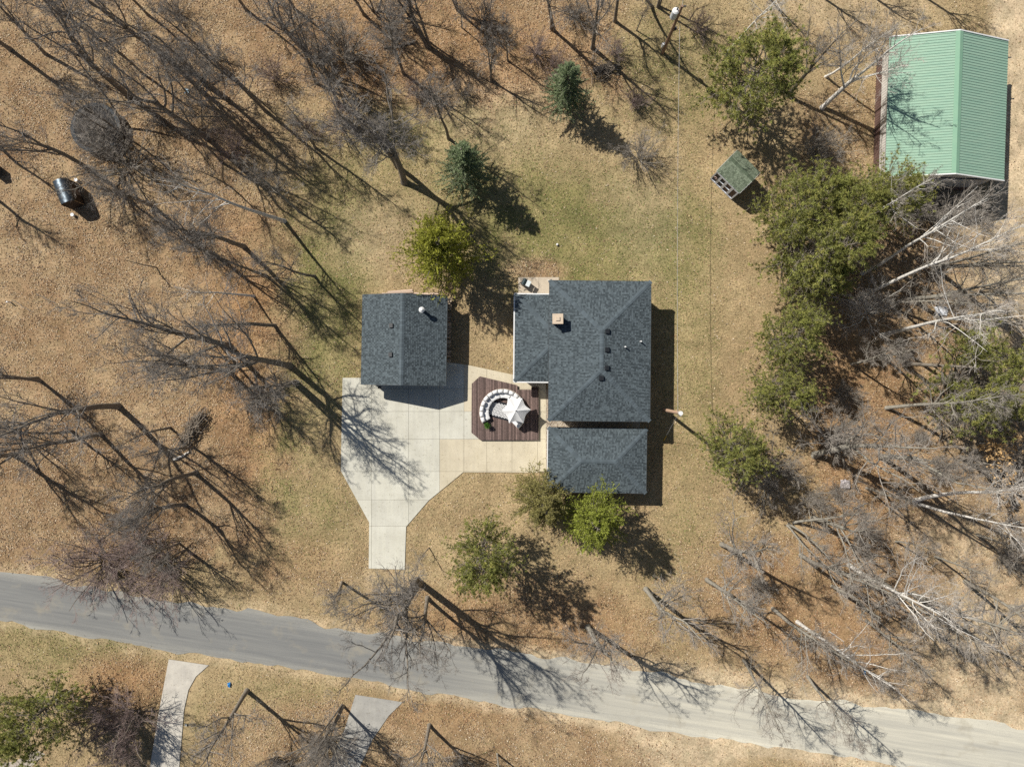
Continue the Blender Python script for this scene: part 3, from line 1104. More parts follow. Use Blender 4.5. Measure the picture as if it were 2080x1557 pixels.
# ------------------------------------------------------------------ playhouse shed
shed = thing('playhouse', 'small playhouse shed with mossy green shingles and white porch frame', 'playhouse')
SE_ = 2.05
p4 = [np.array(at(x_, y_, SE_)) for x_, y_ in ((1496.5, 304.5), (1544.6, 349.7), (1501.3, 393.6), (1457, 346.8))]
c = sum(p4) / 4
u = nrm((p4[1] - p4[0]) + (p4[2] - p4[3]))          # along the ridge, to lower right
v = np.array((-u[1], u[0], 0))                       # away from the porch
w = (np.linalg.norm(p4[1] - p4[0]) + np.linalg.norm(p4[2] - p4[3])) / 4
d = (np.linalg.norm(p4[0] - p4[3]) + np.linalg.norm(p4[1] - p4[2])) / 4
A1, B1, A0, B0 = c - u * w + v * d, c + u * w + v * d, c - u * w - v * d, c + u * w - v * d
RA, RB = c - u * w + e3 * d * .72, c + u * w + e3 * d * .72
planes = [(A0, B0, RA, RB), (B1, A1, RB, RA)]
rf = roof_solid(planes, .02, (A0, B0, B1, A1), M_ROOFBASE, shed)
tabs(planes, rng, lo=(.125, .155, .105), hi=(.185, .220, .155), p_dark=.35).obj('shingles', M_SHING_G, rf, kind='stuff')
caps([(RA, RB, nrm(v - e3 * .7), nrm(-v - e3 * .7))], rng, col=(.105, .135, .09), wdt=.16).obj('ridge_cap', M_SHING_G, rf, kind='stuff')
edge_boards([(B0, RB), (RB, B1), (A1, RA), (RA, A0)], .1, M_WHITE, shed, t=.02)
walls(c, u, v, w - .12, d - .12, SE_ - .02, M_SIDING, shed)
for sgn in (1, -1):
    A = c + u * (w - .2) * sgn
    A[2] = SE_ - .02
    q1, q2, q3 = A - v * (d - .13), A + v * (d - .13), A + e3 * ((d - .13) * .72)
    o_ = u * .06
    Geo().add([q1 - o_, q2 - o_, q3 - o_, q1 + o_, q2 + o_, q3 + o_], [[(0, 1, 2), (5, 4, 3)], [(0, 3, 4, 1), (1, 4, 5, 2), (2, 5, 3, 0)]]).obj('gable_wall', M_SIDING, shed)
# porch front: white frame; dark plates in the bays stand for the shaded interior
M_PORCH = mat_var('porch_white', (.66, .68, .72), (.78, .80, .84), 5, .6)
M_BAYFLOOR = mat_var('bay_floor_shade', (.09, .06, .045), (.15, .10, .075), 5, .8)
M_BAYSHADE = mat_var('bay_dark_shade', (.035, .035, .038), (.06, .056, .055), 7, .7)
rzu = math.atan2(u[1], u[0])
f0 = c - v * (d - .03)
f0[2] = 0
hwid = w - .10
fr = [0, .235, .49, .765, 1.0]
xs_ = [-hwid + 2 * hwid * f_ for f_ in fr]
front = Geo().box((f0[0], f0[1], .08), (2 * hwid + .1, .12, .16), rzu).obj('sill_beam', M_PORCH, shed)
q_ = f0 + u * 0
Geo().box((q_[0], q_[1], SE_ - .16), (2 * hwid - .1, .09, .2), rzu).obj('lintel', M_PORCH, shed)
for k, x_ in enumerate(xs_):
    q_ = f0 + u * x_
    wd_ = .2 if 0 < k < 4 else .11
    Geo().box((q_[0], q_[1], (SE_ + .10) / 2), (wd_, .1, SE_ - .18), rzu).obj('post', M_PORCH, shed)
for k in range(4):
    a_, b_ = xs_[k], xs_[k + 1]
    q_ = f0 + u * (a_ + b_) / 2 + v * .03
    Geo().box((q_[0], q_[1], (SE_ - .1) / 2 + .03), (b_ - a_ - .17, .02, SE_ - .45), rzu).obj('bay_shade_plate', M_BAYSHADE if k in (0, 1) else M_BAYFLOOR, shed)  # solid plates coloured like the dim porch and its brown floor
    if k in (1, 2):
        q_ = f0 + u * (a_ + b_) / 2 - v * .02
        Geo().box((q_[0], q_[1], 1.0), (b_ - a_ - .2, .07, .1), rzu).obj('rail', M_PORCH, shed)
q_ = f0 - u * (hwid + .03) + v * .42
Geo().box((q_[0], q_[1], (SE_ + .1) / 2), (.03, .7, SE_ - .2), rzu).obj('side_board', M_PORCH, shed)
q_ = f0 + u * (xs_[0] * .55 + xs_[1] * .45) - v * .05
pts = [(q_[0] + u[0] * .14 * math.cos(a_), q_[1] + u[1] * .14 * math.cos(a_), .95 + .14 * math.sin(a_)) for a_ in np.linspace(0, 2 * math.pi, 15)]
Geo().path(pts, .035, 6).obj('wreath', M_DARKTRIM if False else mat_var('dry_wreath', (.30, .16, .12), (.5, .42, .38), 12, .8), shed)

# ------------------------------------------------------------------ barrel-roofed black shed
bs = thing('shelter', 'narrow black shelter with a shiny barrel-curved roof among fallen leaves', 'shelter')
M_BLACKROOF, t, b = mat('black_sheet', .4, .6, .9)
f = noise(t, 5, 5, .6)
t.links.new(ramp(t, f, [(.3, (.075, .095, .115)), (.7, (.16, .19, .215))]), b.inputs['Base Color'])
t.links.new(ramp(t, f, [(.3, (.26,) * 3), (.7, (.36,) * 3)]), b.inputs['Roughness'])
bump(t, b, f, .05, .02)
M_BRDARK = mat_var('dark_plywood', (.030, .020, .014), (.075, .050, .034), 4, .8)
M_BRGREY = mat_var('grey_board', (.17, .14, .12), (.25, .21, .185), 5, .8)
zt = 1.62
q0, q1, q2, q3 = (np.array(at(*q_, zt)) for q_ in ((105, 370), (133.4, 360.5), (151, 404), (122.6, 419.3)))
c = (q0 + q1 + q2 + q3) / 4
ax = nrm((q3 - q0) + (q2 - q1))
sx_ = np.array((-ax[1], ax[0], 0))
if sx_[0] < 0:
    sx_ = -sx_
hl, hw_ = np.linalg.norm((q3 - q0) + (q2 - q1)) / 4, .56
zb = 1.5
n_ = 14
arc = [(-hw_ * math.cos(math.pi * k / n_) * 1.06, .34 * math.sin(math.pi * k / n_)) for k in range(n_ + 1)]
g = Geo()
for j, off in enumerate((-hl, hl)):
    pass
v_ = [c + ax * o_ + sx_ * a_ + e3 * (zb - c[2] + b_) for o_ in (-hl, hl) for (a_, b_) in arc]
n1_ = n_ + 1
g.add(v_, [[(i, n1_ + i, n1_ + i + 1, i + 1) for i in range(n_)]])
v_ = [c + ax * o_ + sx_ * a_ * .96 + e3 * (zb - c[2] + b_ - .03) for o_ in (-hl, hl) for (a_, b_) in arc]
g.add(v_, [[(i, i + 1, n1_ + i + 1, n1_ + i) for i in range(n_)]])
g.obj('roof', M_BLACKROOF, bs, smooth=True)
for o_ in (-hl + .05, hl - .05):
    v_ = [c + ax * (o_ + e_) + sx_ * a_ * .94 + e3 * (zb - c[2] + b_ - .04) for e_ in (-.02, .02) for (a_, b_) in arc]
    v_ += [c + ax * (o_ + e_) + sx_ * s_ * hw_ * .99 + e3 * (-c[2]) for e_ in (-.02, .02) for s_ in (-1, 1)]
    a0 = 2 * n1_
    Geo().add(v_, [[tuple(range(n1_)) + (a0 + 1, a0)], [tuple(range(2 * n1_ - 1, n1_ - 1, -1)) + (a0 + 2, a0 + 3)], [(i, n1_ + i, n1_ + i + 1, i + 1) for i in range(n_)]]).obj('end_wall', M_BRDARK, bs)
rzA = math.atan2(ax[1], ax[0])
for s_ in (-1, 1):
    for k, (f0_, f1_, m_) in enumerate(((0, .34, M_BRDARK), (.34, .62, M_BRGREY), (.62, 1, M_BRDARK))):
        if s_ > 0 and k == 2:
            pass
        ln = 2 * hl * (f1_ - f0_) - .02
        q_ = c + ax * (-hl + hl * (f0_ + f1_)) + sx_ * s_ * hw_ * .99
        Geo().box((q_[0], q_[1], .75), (ln, .035, 1.5), rzA).obj('side_panel', m_ if s_ > 0 else M_BRDARK, bs)
q_ = c + ax * (hl - .02) + sx_ * hw_
Geo().bar((q_[0], q_[1], 0), (q_[0], q_[1], 1.52), .025, 6).obj('corner_post', mat_var('brass_edge', (.34, .24, .14), (.42, .30, .18), 5, .6), bs)
M_WHITEB = mat_var('white_plastic', (.72, .72, .72), (.82, .82, .82), 5, .5)
for (a_, b_, lb) in ((158, 367, 'small white bucket behind the black barrel-roofed shelter'), (150.5, 437.5, 'small white bucket at the open front of the black barrel-roofed shelter')):
    q_ = at(a_, b_)
    bk = thing('bucket', lb, 'bucket', (q_.x, q_.y, -.03))
    Geo().bar((0, 0, 0), (0, 0, .3), .11, 14, r2=.14).obj('pail', M_WHITEB, bk)
    Geo().bar((0, 0, .3), (0, 0, .325), .15, 14).obj('lid', M_WHITEB, bk)

# ------------------------------------------------------------------ trampoline under the brush
q_ = at(205, 266)
tr = thing('trampoline', 'round black trampoline half hidden under bare brush stems', 'trampoline', (q_.x, q_.y, -.05))
M_MAT = mat_var('black_mat', (.010, .010, .011), (.022, .02, .02), 3, .75)
M_PAD = mat_var('pad_slate', (.022, .028, .034), (.06, .072, .085), 2, .7)
TR_R = 2.1
nn_ = 40
ang = [2 * math.pi * k / nn_ for k in range(nn_)]
ring = lambda r_, z_: [(r_ * math.cos(a_), r_ * math.sin(a_), z_) for a_ in ang]
g = Geo().add(ring(TR_R - .28, .82) + [(0, 0, .78)], [[(k, (k + 1) % nn_, nn_) for k in range(nn_)]])
g.obj('mat', M_MAT, tr)
g = Geo().add(ring(TR_R - .3, .85) + ring(TR_R, .87) + ring(TR_R, .83), [[(nn_ + k, nn_ + (k + 1) % nn_, (k + 1) % nn_, k) for k in range(nn_)], [(2 * nn_ + k, 2 * nn_ + (k + 1) % nn_, nn_ + (k + 1) % nn_, nn_ + k) for k in range(nn_)]])
g.obj('edge_pad', M_PAD, tr)
for k in range(6):
    a_ = k * math.pi / 3
    Geo().bar((TR_R * .96 * math.cos(a_), TR_R * .96 * math.sin(a_), 0), (TR_R * .96 * math.cos(a_), TR_R * .96 * math.sin(a_), .83), .025, 8).obj('leg', M_METAL, tr)

# ------------------------------------------------------------------ deck with furniture
deck = thing('deck', 'dark stained wooden deck with clipped corners carrying the round white sofa', 'deck')
M_DECK = mat_attr('deck_board', rough=.75, spec=.25, nscale=9, namt=.35)
DZ = .26
dk = [(974.8, 763.8), (1051.2, 782), (1051.2, 790.8), (1093.8, 790.8), (1094.3, 893.4), (975.3, 893.4), (957.3, 878.1), (958.2, 778.8)]
x0, x1, nbd = 957.4, 1094.2, 41
rr = random.Random(9)
for k in range(nbd):
    a_, b_ = x0 + (x1 - x0) * k / nbd, x0 + (x1 - x0) * (k + 1) / nbd
    p = clip_cell(dk, a_ + .22, 700, b_ - .22, 900)
    if len(p) < 3:
        continue
    z_ = DZ + rr.uniform(-.004, .004)
    base = np.array((.160, .112, .098)) * rr.uniform(.62, 1.4)
    Geo().prism([at(*q_, DZ)[:2] for q_ in p], DZ - .04, z_, base).obj('board', M_DECK, deck)
M_DECKFR = mat_var('deck_frame', (.045, .03, .025), (.075, .05, .04), 5, .8)
for k in range(len(dk)):
    A, B = np.array(at(*dk[k], DZ)), np.array(at(*dk[(k + 1) % len(dk)], DZ))
    dd = nrm(B - A)
    mid = (A + B) / 2 + np.cross(dd, e3) * .035 * (-1 if False else 1) * -1
    inn = nrm(np.cross(e3, dd))
    ctr = np.array(at(1028, 830, DZ))
    if np.dot(ctr - (A + B) / 2, inn) < 0:
        inn = -inn
    mid = (A + B) / 2 + inn * .05
    Geo().box((mid[0], mid[1], (DZ - .045 + .03) / 2), (np.linalg.norm(B - A) - .1, .04, DZ - .045 - .03), math.atan2(dd[1], dd[0])).obj('skirt_board', M_DECKFR, deck)
g = Geo()
q_ = at(1086.5, 793, .1)
Geo().box((q_.x, q_.y + .1, .13), (.62, .42, .2)).obj('step', M_DECKFR, deck)

# curved sofa
M_CUSH = mat_var('white_cushion', (.74, .74, .73), (.82, .82, .81), 6, .9, .2, bstr=.15)
M_WICK = mat_var('grey_wicker', (.42, .36, .30), (.54, .47, .40), 30, .8)
sc_ = at(930 + 836 / 9.16, 740 + 880 / 9.16, .4)
sofa = thing('sofa', 'round curved outdoor sofa with white cushions and back pillows on the deck', 'sofa', (sc_.x, sc_.y, DZ))
RI, RM, RO = 1.20, 1.62, 1.97


def arc_block(a0, a1, r0, r1, z0, z1, n=5, puff=.0, rr_=.04, lean=0.0):
    """rounded block following the sofa's curve"""
    g = Geo()
    prof = [(r0 + .0, z0), (r0 + lean * 0, z1 - rr_), (r0 + rr_, z1), (r1 - rr_, z1), (r1, z1 - rr_), (r1, z0)]
    vv = []
    for i in range(n + 1):
        f_ = i / n
        a_ = a0 + (a1 - a0) * f_
        e_ = math.sin(math.pi * f_) ** .35 if 0 < f_ < 1 else 0
        for (r_, z_) in prof:
            zz = z_ if z_ == z0 else z_ - puff * (1 - e_)
            vv.append((r_ * math.cos(a_), r_ * math.sin(a_), zz))
    m_ = len(prof)
    fs = [(i * m_ + j, i * m_ + j + 1, (i + 1) * m_ + j + 1, (i + 1) * m_ + j) for i in range(n) for j in range(m_ - 1)]
    g.add(vv, [fs, [tuple(range(m_ - 1, -1, -1))], [tuple(n * m_ + j for j in range(m_))]])
    return g


A_S, A_E = math.radians(-48), math.radians(209)
arc_block(A_S, A_E, RI + .02, RO - .02, .05, .28, 40).obj('frame', M_WICK, sofa)
g = arc_block(A_S, A_E, RO - .05, RO, .28, .56, 40, rr_=.015)
g.obj('back_frame', M_WICK, sofa)
nseat = 7
for k in range(nseat):
    a0, a1 = A_S + (A_E - A_S) * k / nseat, A_S + (A_E - A_S) * (k + 1) / nseat
    arc_block(a0 + .008, a1 - .008, RI - .02, RM + .08, .28, .43, 7, .03).obj('seat_cushion', M_CUSH, sofa, smooth=True)
nback = 17
for k in range(nback):
    a0, a1 = A_S + (A_E - A_S) * k / nback, A_S + (A_E - A_S) * (k + 1) / nback
    tw = rr.uniform(-.02, .02)
    arc_block(a0 + .012, a1 - .012, RM + tw, RO - .04 + tw, .43, .78 + rr.uniform(-.03, .03), 6, .12, rr_=.09).obj('back_pillow', M_CUSH, sofa, smooth=True)

# rug: white hexagons with dark dots on a black ground
rc = at(930 + 790 / 9.16, 740 + 852 / 9.16, DZ)
rug = thing('rug', 'black and white patterned rug inside the round sofa', 'rug', (rc.x, rc.y, DZ + .006), math.radians(-15))
M_RUGB = mat_var('rug_black', (.012, .014, .02), (.03, .033, .04), 20, .9)
M_RUGW = mat_var('rug_white', (.66, .66, .65), (.76, .76, .75), 25, .9)
Geo().box((0, 0, .005), (2.3, 1.42, .012)).obj('rug_ground', M_RUGB, rug)
gw, gb = Geo(), Geo()
stp = .255
for i in range(-5, 6):
    for j in range(-5, 6):
        hx, hy = (i + (j % 2) * .5) * stp, j * stp * .866
        if abs(hx) > 1.1 or abs(hy) > .66:
            continue
        h6 = [(hx + stp * .5 * math.cos(math.pi / 6 + k * math.pi / 3), hy + stp * .5 * math.sin(math.pi / 6 + k * math.pi / 3), .0155) for k in range(6)]
        gw.add(h6, [[tuple(range(6))]])
        h6 = [(hx + stp * .19 * math.cos(k * math.pi / 3), hy + stp * .19 * math.sin(k * math.pi / 3), .0195) for k in range(6)]
        gb.add(h6, [[tuple(range(6))]])
gw.obj('white_pattern', M_RUGW, rug, kind='stuff')
gb.obj('dark_pattern', M_RUGB, rug, kind='stuff')

# umbrella
UZ = 1.86
uc = at(930 + 1080 / 9.16, 740 + 860 / 9.16, UZ + .5)
um = thing('umbrella', 'open white patio umbrella with scalloped edge over the round sofa', 'umbrella', (uc.x, uc.y, DZ))
M_CANVAS, t, b = mat('white_canvas', .85, .2)
b.inputs['Base Color'].default_value = (.88, .88, .87, 1)
trn = t.nodes.new('ShaderNodeBsdfTranslucent')
trn.inputs[0].default_value = (.75, .75, .74, 1)
mx = t.nodes.new('ShaderNodeMixShader')
mx.inputs[0].default_value = .18
f = noise(t, 9, 4, .6)
bump(t, b, f, .25, .03)
t.links.new(b.outputs[0], mx.inputs[1])
t.links.new(trn.outputs[0], mx.inputs[2])
t.links.new(mx.outputs[0], t.nodes['Material Output'].inputs[0])
corner = [(math.radians(a_), r_) for a_, r_ in ((63, 1.16), (3, 1.26), (-58, 1.22), (-118, 1.20), (181, 1.18), (122, 1.24))]
zr, zt_ = UZ - DZ, UZ - DZ + .58
M_RIB = mat_var('umbrella_metal', (.30, .31, .32), (.4, .41, .42), 5, .4, .5, metal=.6)
for k in range(6):
    (a0, r0), (a1, r1) = corner[k], corner[(k + 1) % 6]
    g = Geo()
    vv = []
    nu, nv = 7, 6
    for i in range(nu + 1):
        for j in range(nv + 1):
            f_, s_ = j / nv, i / nu
            P0 = np.array((r0 * math.cos(a0), r0 * math.sin(a0)))
            P1 = np.array((r1 * math.cos(a1), r1 * math.sin(a1)))
            e_ = P0 * (1 - f_) + P1 * f_
            e_ = e_ * (1 - .17 * math.sin(math.pi * f_) * s_)
            sag = .05 * math.sin(math.pi * f_) * math.sin(math.pi * min(1, s_ * .9))
            vv.append((*(e_ * (.02 + .98 * s_)), zt_ + (zr - zt_) * s_ ** 1.12 - sag))
    g.add(vv, [[(i * (nv + 1) + j, (i + 1) * (nv + 1) + j, (i + 1) * (nv + 1) + j + 1, i * (nv + 1) + j + 1) for i in range(nu) for j in range(nv)]])
    g.obj('canopy_panel', M_CANVAS, um, smooth=True)
    Geo().bar((0, 0, zt_ - .03), (r0 * .98 * math.cos(a0), r0 * .98 * math.sin(a0), zr - .012), .012, 6).obj('rib', M_RIB, um)
Geo().bar((0, 0, 0), (0, 0, zt_ + .05), .03, 12).obj('pole', M_RIB, um)
Geo().bar((0, 0, 0), (0, 0, .08), .28, 20).obj('base', M_DARKTRIM, um)
Geo().bar((0, 0, zt_ + .02), (0, 0, zt_ + .1), .045, 10, r2=.02).obj('finial', M_DARKTRIM, um)

# potted plant
q_ = at(930 + 548 / 9.16, 740 + 1130 / 9.16, DZ)
pl = thing('potted_plant', 'small bright green potted plant at the end of the sofa', 'plant', (q_.x, q_.y, DZ))
Geo().bar((0, 0, 0), (0, 0, .3), .13, 14, r2=.18).obj('pot', M_DARKTRIM, pl)
rng = np.random.default_rng(3)
n_ = 260
dv = nrm(rng.normal(size=(n_, 3)) + np.array((0, 0, .7)))
cp = np.array((0, 0, .42)) + dv * rng.uniform(.05, .27, (n_, 1))
sd_ = nrm(np.cross(dv, rng.normal(size=(n_, 3))))
V = np.stack([cp - sd_ * .03, cp + dv * .11, cp + sd_ * .03, cp - dv * .03], 1)
cc = np.array((.14, .30, .05)) * rng.uniform(.5, 1.4, (n_, 1))
M_LEAF = mat_attr('plant_leaf', rough=.6, spec=.3, namt=.1, trans=.25)
Geo().add(V.reshape(-1, 3), [np.arange(n_ * 4).reshape(-1, 4)], np.repeat(cc, 4, 0)).obj('foliage', M_LEAF, pl, kind='stuff')

# thin black shepherd hook by the deck
q_ = at(1094.5, 845)
hk = thing('plant_hook', 'thin black metal hanging hook standing between deck and house', 'hook', (q_.x, q_.y, .03))
Geo().bar((0, 0, 0), (0, 0, 1.1), .014, 6).obj('rod', M_DARKTRIM, hk)
Geo().path([(.0, 0, 1.1), (.05, .1, 1.25), (.12, .25, 1.28), (.16, .4, 1.2), (.17, .46, 1.1)], .014).obj('crook', M_DARKTRIM, hk)

# grill on the patio
q_ = at(1067, 576)
gl = thing('grill', 'dark barbecue grill with its lit part as a pale shelf on the patio pad', 'grill', (q_.x, q_.y, .04), math.radians(-25))
M_GRILL = mat_var('grill_enamel', (.015, .03, .035), (.03, .05, .055), 4, .35, .5)
Geo().box((-.08, 0, .35), (.46, .5, .6)).obj('cabinet', M_GRILL, gl)
g = Geo()
arc = [(-.23 + .0, 0), (-.2, .16), (-.08, .24), (.05, .18), (.1, 0)]
vv = [(a_ - .04, s_ * .29, .68 + b_) for s_ in (-1, 1) for (a_, b_) in arc]
g.add(vv, [[(i, 5 + i, 6 + i, i + 1) for i in range(4)], [(4, 3, 2, 1, 0)], [(5, 6, 7, 8, 9)]])
g.obj('lid', M_GRILL, gl)
Geo().box((.26, 0, .84), (.34, .5, .04)).obj('side_shelf', mat_var('shelf_lit_tone', (.6, .66, .66), (.7, .75, .75), 4, .5), gl)  # pale colour stands for the lit part of the grill
for (a_, b_) in ((.15, .2), (.15, -.2), (.4, .2), (.4, -.2)):
    Geo().box((a_, b_, .4), (.035, .035, .8)).obj('leg', M_GRILL, gl)

# lumber behind the detached garage
M_LUM = mat_attr('raw_lumber', rough=.8, spec=.2, nscale=12, namt=.25)
lum = thing('lumber_pile', 'pale planks lying along the back wall of the detached garage', 'lumber')
for k, (xa, ya, xb, yb) in enumerate(((788, 592.5, 838, 588.5), (787, 594, 838, 591.5), (786, 595.2, 840, 593.5), (776, 596.2, 836, 595.6), (840, 596.3, 888, 595.6), (842, 597.6, 892, 597), (838, 594.9, 884, 597.2))):
    A, B = at(xa, ya), at(xb, yb)
    L_ = (B - A).length
    Geo().box((*((A + B) / 2)[:2], .05 + (k % 3) * .05), (L_, .1, .045), math.atan2(B.y - A.y, B.x - A.x), np.array((.56, .43, .34)) * rr.uniform(.8, 1.15)).obj('plank', M_LUM, lum)
fw = thing('firewood_stack', 'row of split firewood stacked along the shaded side of the detached garage', 'firewood')
rng = np.random.default_rng(31)
for k in range(130):
    f_ = rng.random()
    A = at(911.5 + rng.uniform(-1.5, 3.2) - f_ * 3, 607 + f_ * 128)
    z_ = rng.uniform(.06, .55)
    r_ = rng.uniform(.05, .09)
    a_ = rng.normal(0, .15)
    dx = np.array((math.cos(a_), math.sin(a_), 0)) * .2
    cl = np.array((.48, .38, .28)) * rng.uniform(.5, 1.2)
    pz = np.array((A.x, A.y, z_))
    Geo().bar(pz - dx, pz + dx, r_, 6, col=cl).obj('log', M_LUM, fw)

# ------------------------------------------------------------------ utility poles and wires
M_POLE = mat_var('pole_wood', (.24, .15, .10), (.36, .23, .155), 6, .85, sx=(6, 6, .6), bstr=.3)
M_CABLE = mat_var('cable_grey', (.20, .19, .18), (.52, .50, .47), 1.2, .6)
M_STEEL = mat_var('steel_wire', (.30, .30, .30), (.4, .4, .4), 20, .5)
M_YEL = mat_var('yellow_guard', (.60, .38, .03), (.7, .46, .05), 10, .5)
b1, t1 = at(1346, 107.5), at(1386, 12, 7.3)
up1 = thing('utility_pole', 'brown utility pole carrying a pale grey transformer can', 'utility pole')
Geo().bar((b1.x, b1.y, -.3), t1, .15, 12, r2=.10).obj('shaft', M_POLE, up1)
dv = (t1 - b1).normalized()
tc = b1 + dv * 6.1 + Vector((-.32, .06, 0))
tr_ = Geo().bar(tc - Vector((0, 0, .5)), tc + Vector((0, 0, .42)), .26, 18).obj('transformer', mat_var('transformer_paint', (.62, .66, .68), (.74, .78, .80), 4, .4, .5), up1)
Geo().bar(tc + Vector((0, 0, .42)), tc + Vector((0, 0, .5)), .27, 18, r2=.16).obj('transformer_lid', M_WHITE, tr_)
Geo().bar(tc + Vector((.08, .05, .48)), tc + Vector((.1, .08, .72)), .05, 8).obj('bushing', M_DARKTRIM, tr_)
Geo().box(t1 + Vector((.1, 0, -.08)), (.42, .09, .11), .1).obj('crossarm', M_DARKTRIM, up1)
Geo().box(b1 + dv * 4.0 + Vector((.17, -.02, 0)), (.24, .2, .3), .3).obj('meter_bracket', M_DARKTRIM, up1)
Geo().box(b1 + dv * 1.3 + Vector((-.22, .03, 0)), (.26, .2, .42), .3).obj('meter_box', M_WHITE, up1)
Geo().bar(b1 + dv * .1 + Vector((-.17, .02, 0)), b1 + dv * 1.2 + Vector((-.2, .03, 0)), .03, 8).obj('conduit', M_METAL, up1)
b2, t2 = at(1348.5, 832), at(1382.5, 838.8, 5.7)
up2 = thing('utility_pole', 'pinkish bare wooden pole beyond the house with a white cap and yellow guy guard', 'utility pole')
M_POLE2 = mat_var('pole_pale', (.46, .30, .20), (.58, .40, .28), 6, .85, sx=(6, 6, .6), bstr=.3)
Geo().bar((b2.x, b2.y, -.3), t2, .15, 12, r2=.125).obj('shaft', M_POLE2, up2)
Geo().bar(t2 - Vector((.0, 0, .12)), t2 + Vector((.01, 0, .06)), .17, 12).obj('cap', M_WHITE, up2)
Geo().bar(t2 + Vector((0, -.2, -.3)), t2 + Vector((0, -.2, .02)), .06, 8).obj('insulator', M_METAL, up2)
ga = at(1347.5, 895)
Geo().bar(ga, t2 - Vector((0, 0, .5)), .014, 5).obj('guy_wire', M_STEEL, up2)
gdv = (t2 - ga).normalized()
Geo().bar(ga + gdv * .05, ga + gdv * 1.15, .035, 8).obj('guy_guard', M_YEL, up2)


def wire(A, B, sag, r, m, label, n=30):
    pts = []
    for k in range(n + 1):
        f_ = k / n
        p_ = Vector(A).lerp(Vector(B), f_)
        p_.z -= sag * 4 * f_ * (1 - f_)
        pts.append(tuple(p_))
    o = Geo().path(pts, r, 5).obj('power_line', m)
    return tag(o, label, 'power line')


wire(b1 + dv * 5.6 + Vector((.2, -.05, 0)), t2 + Vector((-.2, .0, -.05)), .45, .016, M_CABLE, 'pale service cable strung from the transformer pole to the pole by the house')
wire(t1, at(1410, -160, 8.6), .1, .016, M_STEEL, 'thin wire leaving the transformer pole over the wood edge')

# ------------------------------------------------------------------ trees
M_BARK = mat_var('bark_grey', (.15, .125, .10), (.32, .285, .235), 9, .9, .15, detail=5, sx=(1, 1, .35), bstr=.4, bdist=.03)
M_BARKP_LIT = mat_var('bark_pale_sunlit', (.22, .20, .165), (.42, .395, .335), 7, .88, .15, detail=5, sx=(1, 1, .4), bstr=.3, bdist=.03)  # pale stems, and the sunlit-side look put into the bark colour
M_BIRCH = mat_var('bark_birch', (.30, .27, .24), (.78, .75, .69), 5, .7, .2, detail=5, sx=(.6, .6, 3.0), lo=.30, hi=.46)
M_TWIG = mat_var('twig_grey', (.17, .15, .13), (.32, .295, .265), 2, .9, .1)
M_TWIGP_LIT = mat_var('twig_pale_sunlit', (.23, .20, .17), (.38, .345, .30), 2, .9, .1)  # pale twigs, with the look of sunlit sides put into the colour too
M_TWIGB = mat_var('twig_birch', (.36, .32, .28), (.56, .52, .46), 2, .8, .1)
M_TWIGR = mat_var('twig_reddish', (.22, .165, .15), (.32, .25, .225), 2, .9, .1)
PROTO = {}


def crown_levels(g, pts, rad, levels, rng):
    """each level: n, t0, t1, angle, length ratio, K, sides, wobble, up, min radius"""
    for (n, t0, t1, ang, lr, K, sd_, wob, up, rmin) in levels:
        P, D, r0, Lp, tt = spawn(pts, rad, n, t0, t1, ang, .22, rng)
        L = Lp * lr * rng.uniform(.55, 1.25, len(P)) * (1.15 - .55 * tt)
        R = np.maximum(r0 * .62, rmin)
        pts, rad = grow(P, D, L, R, K, wob, up, rng, .45)
        rad = np.maximum(rad, rmin * .7)
        v_, f_ = tube(pts, rad, sd_)
        g.add(v_, [f_])
    return pts


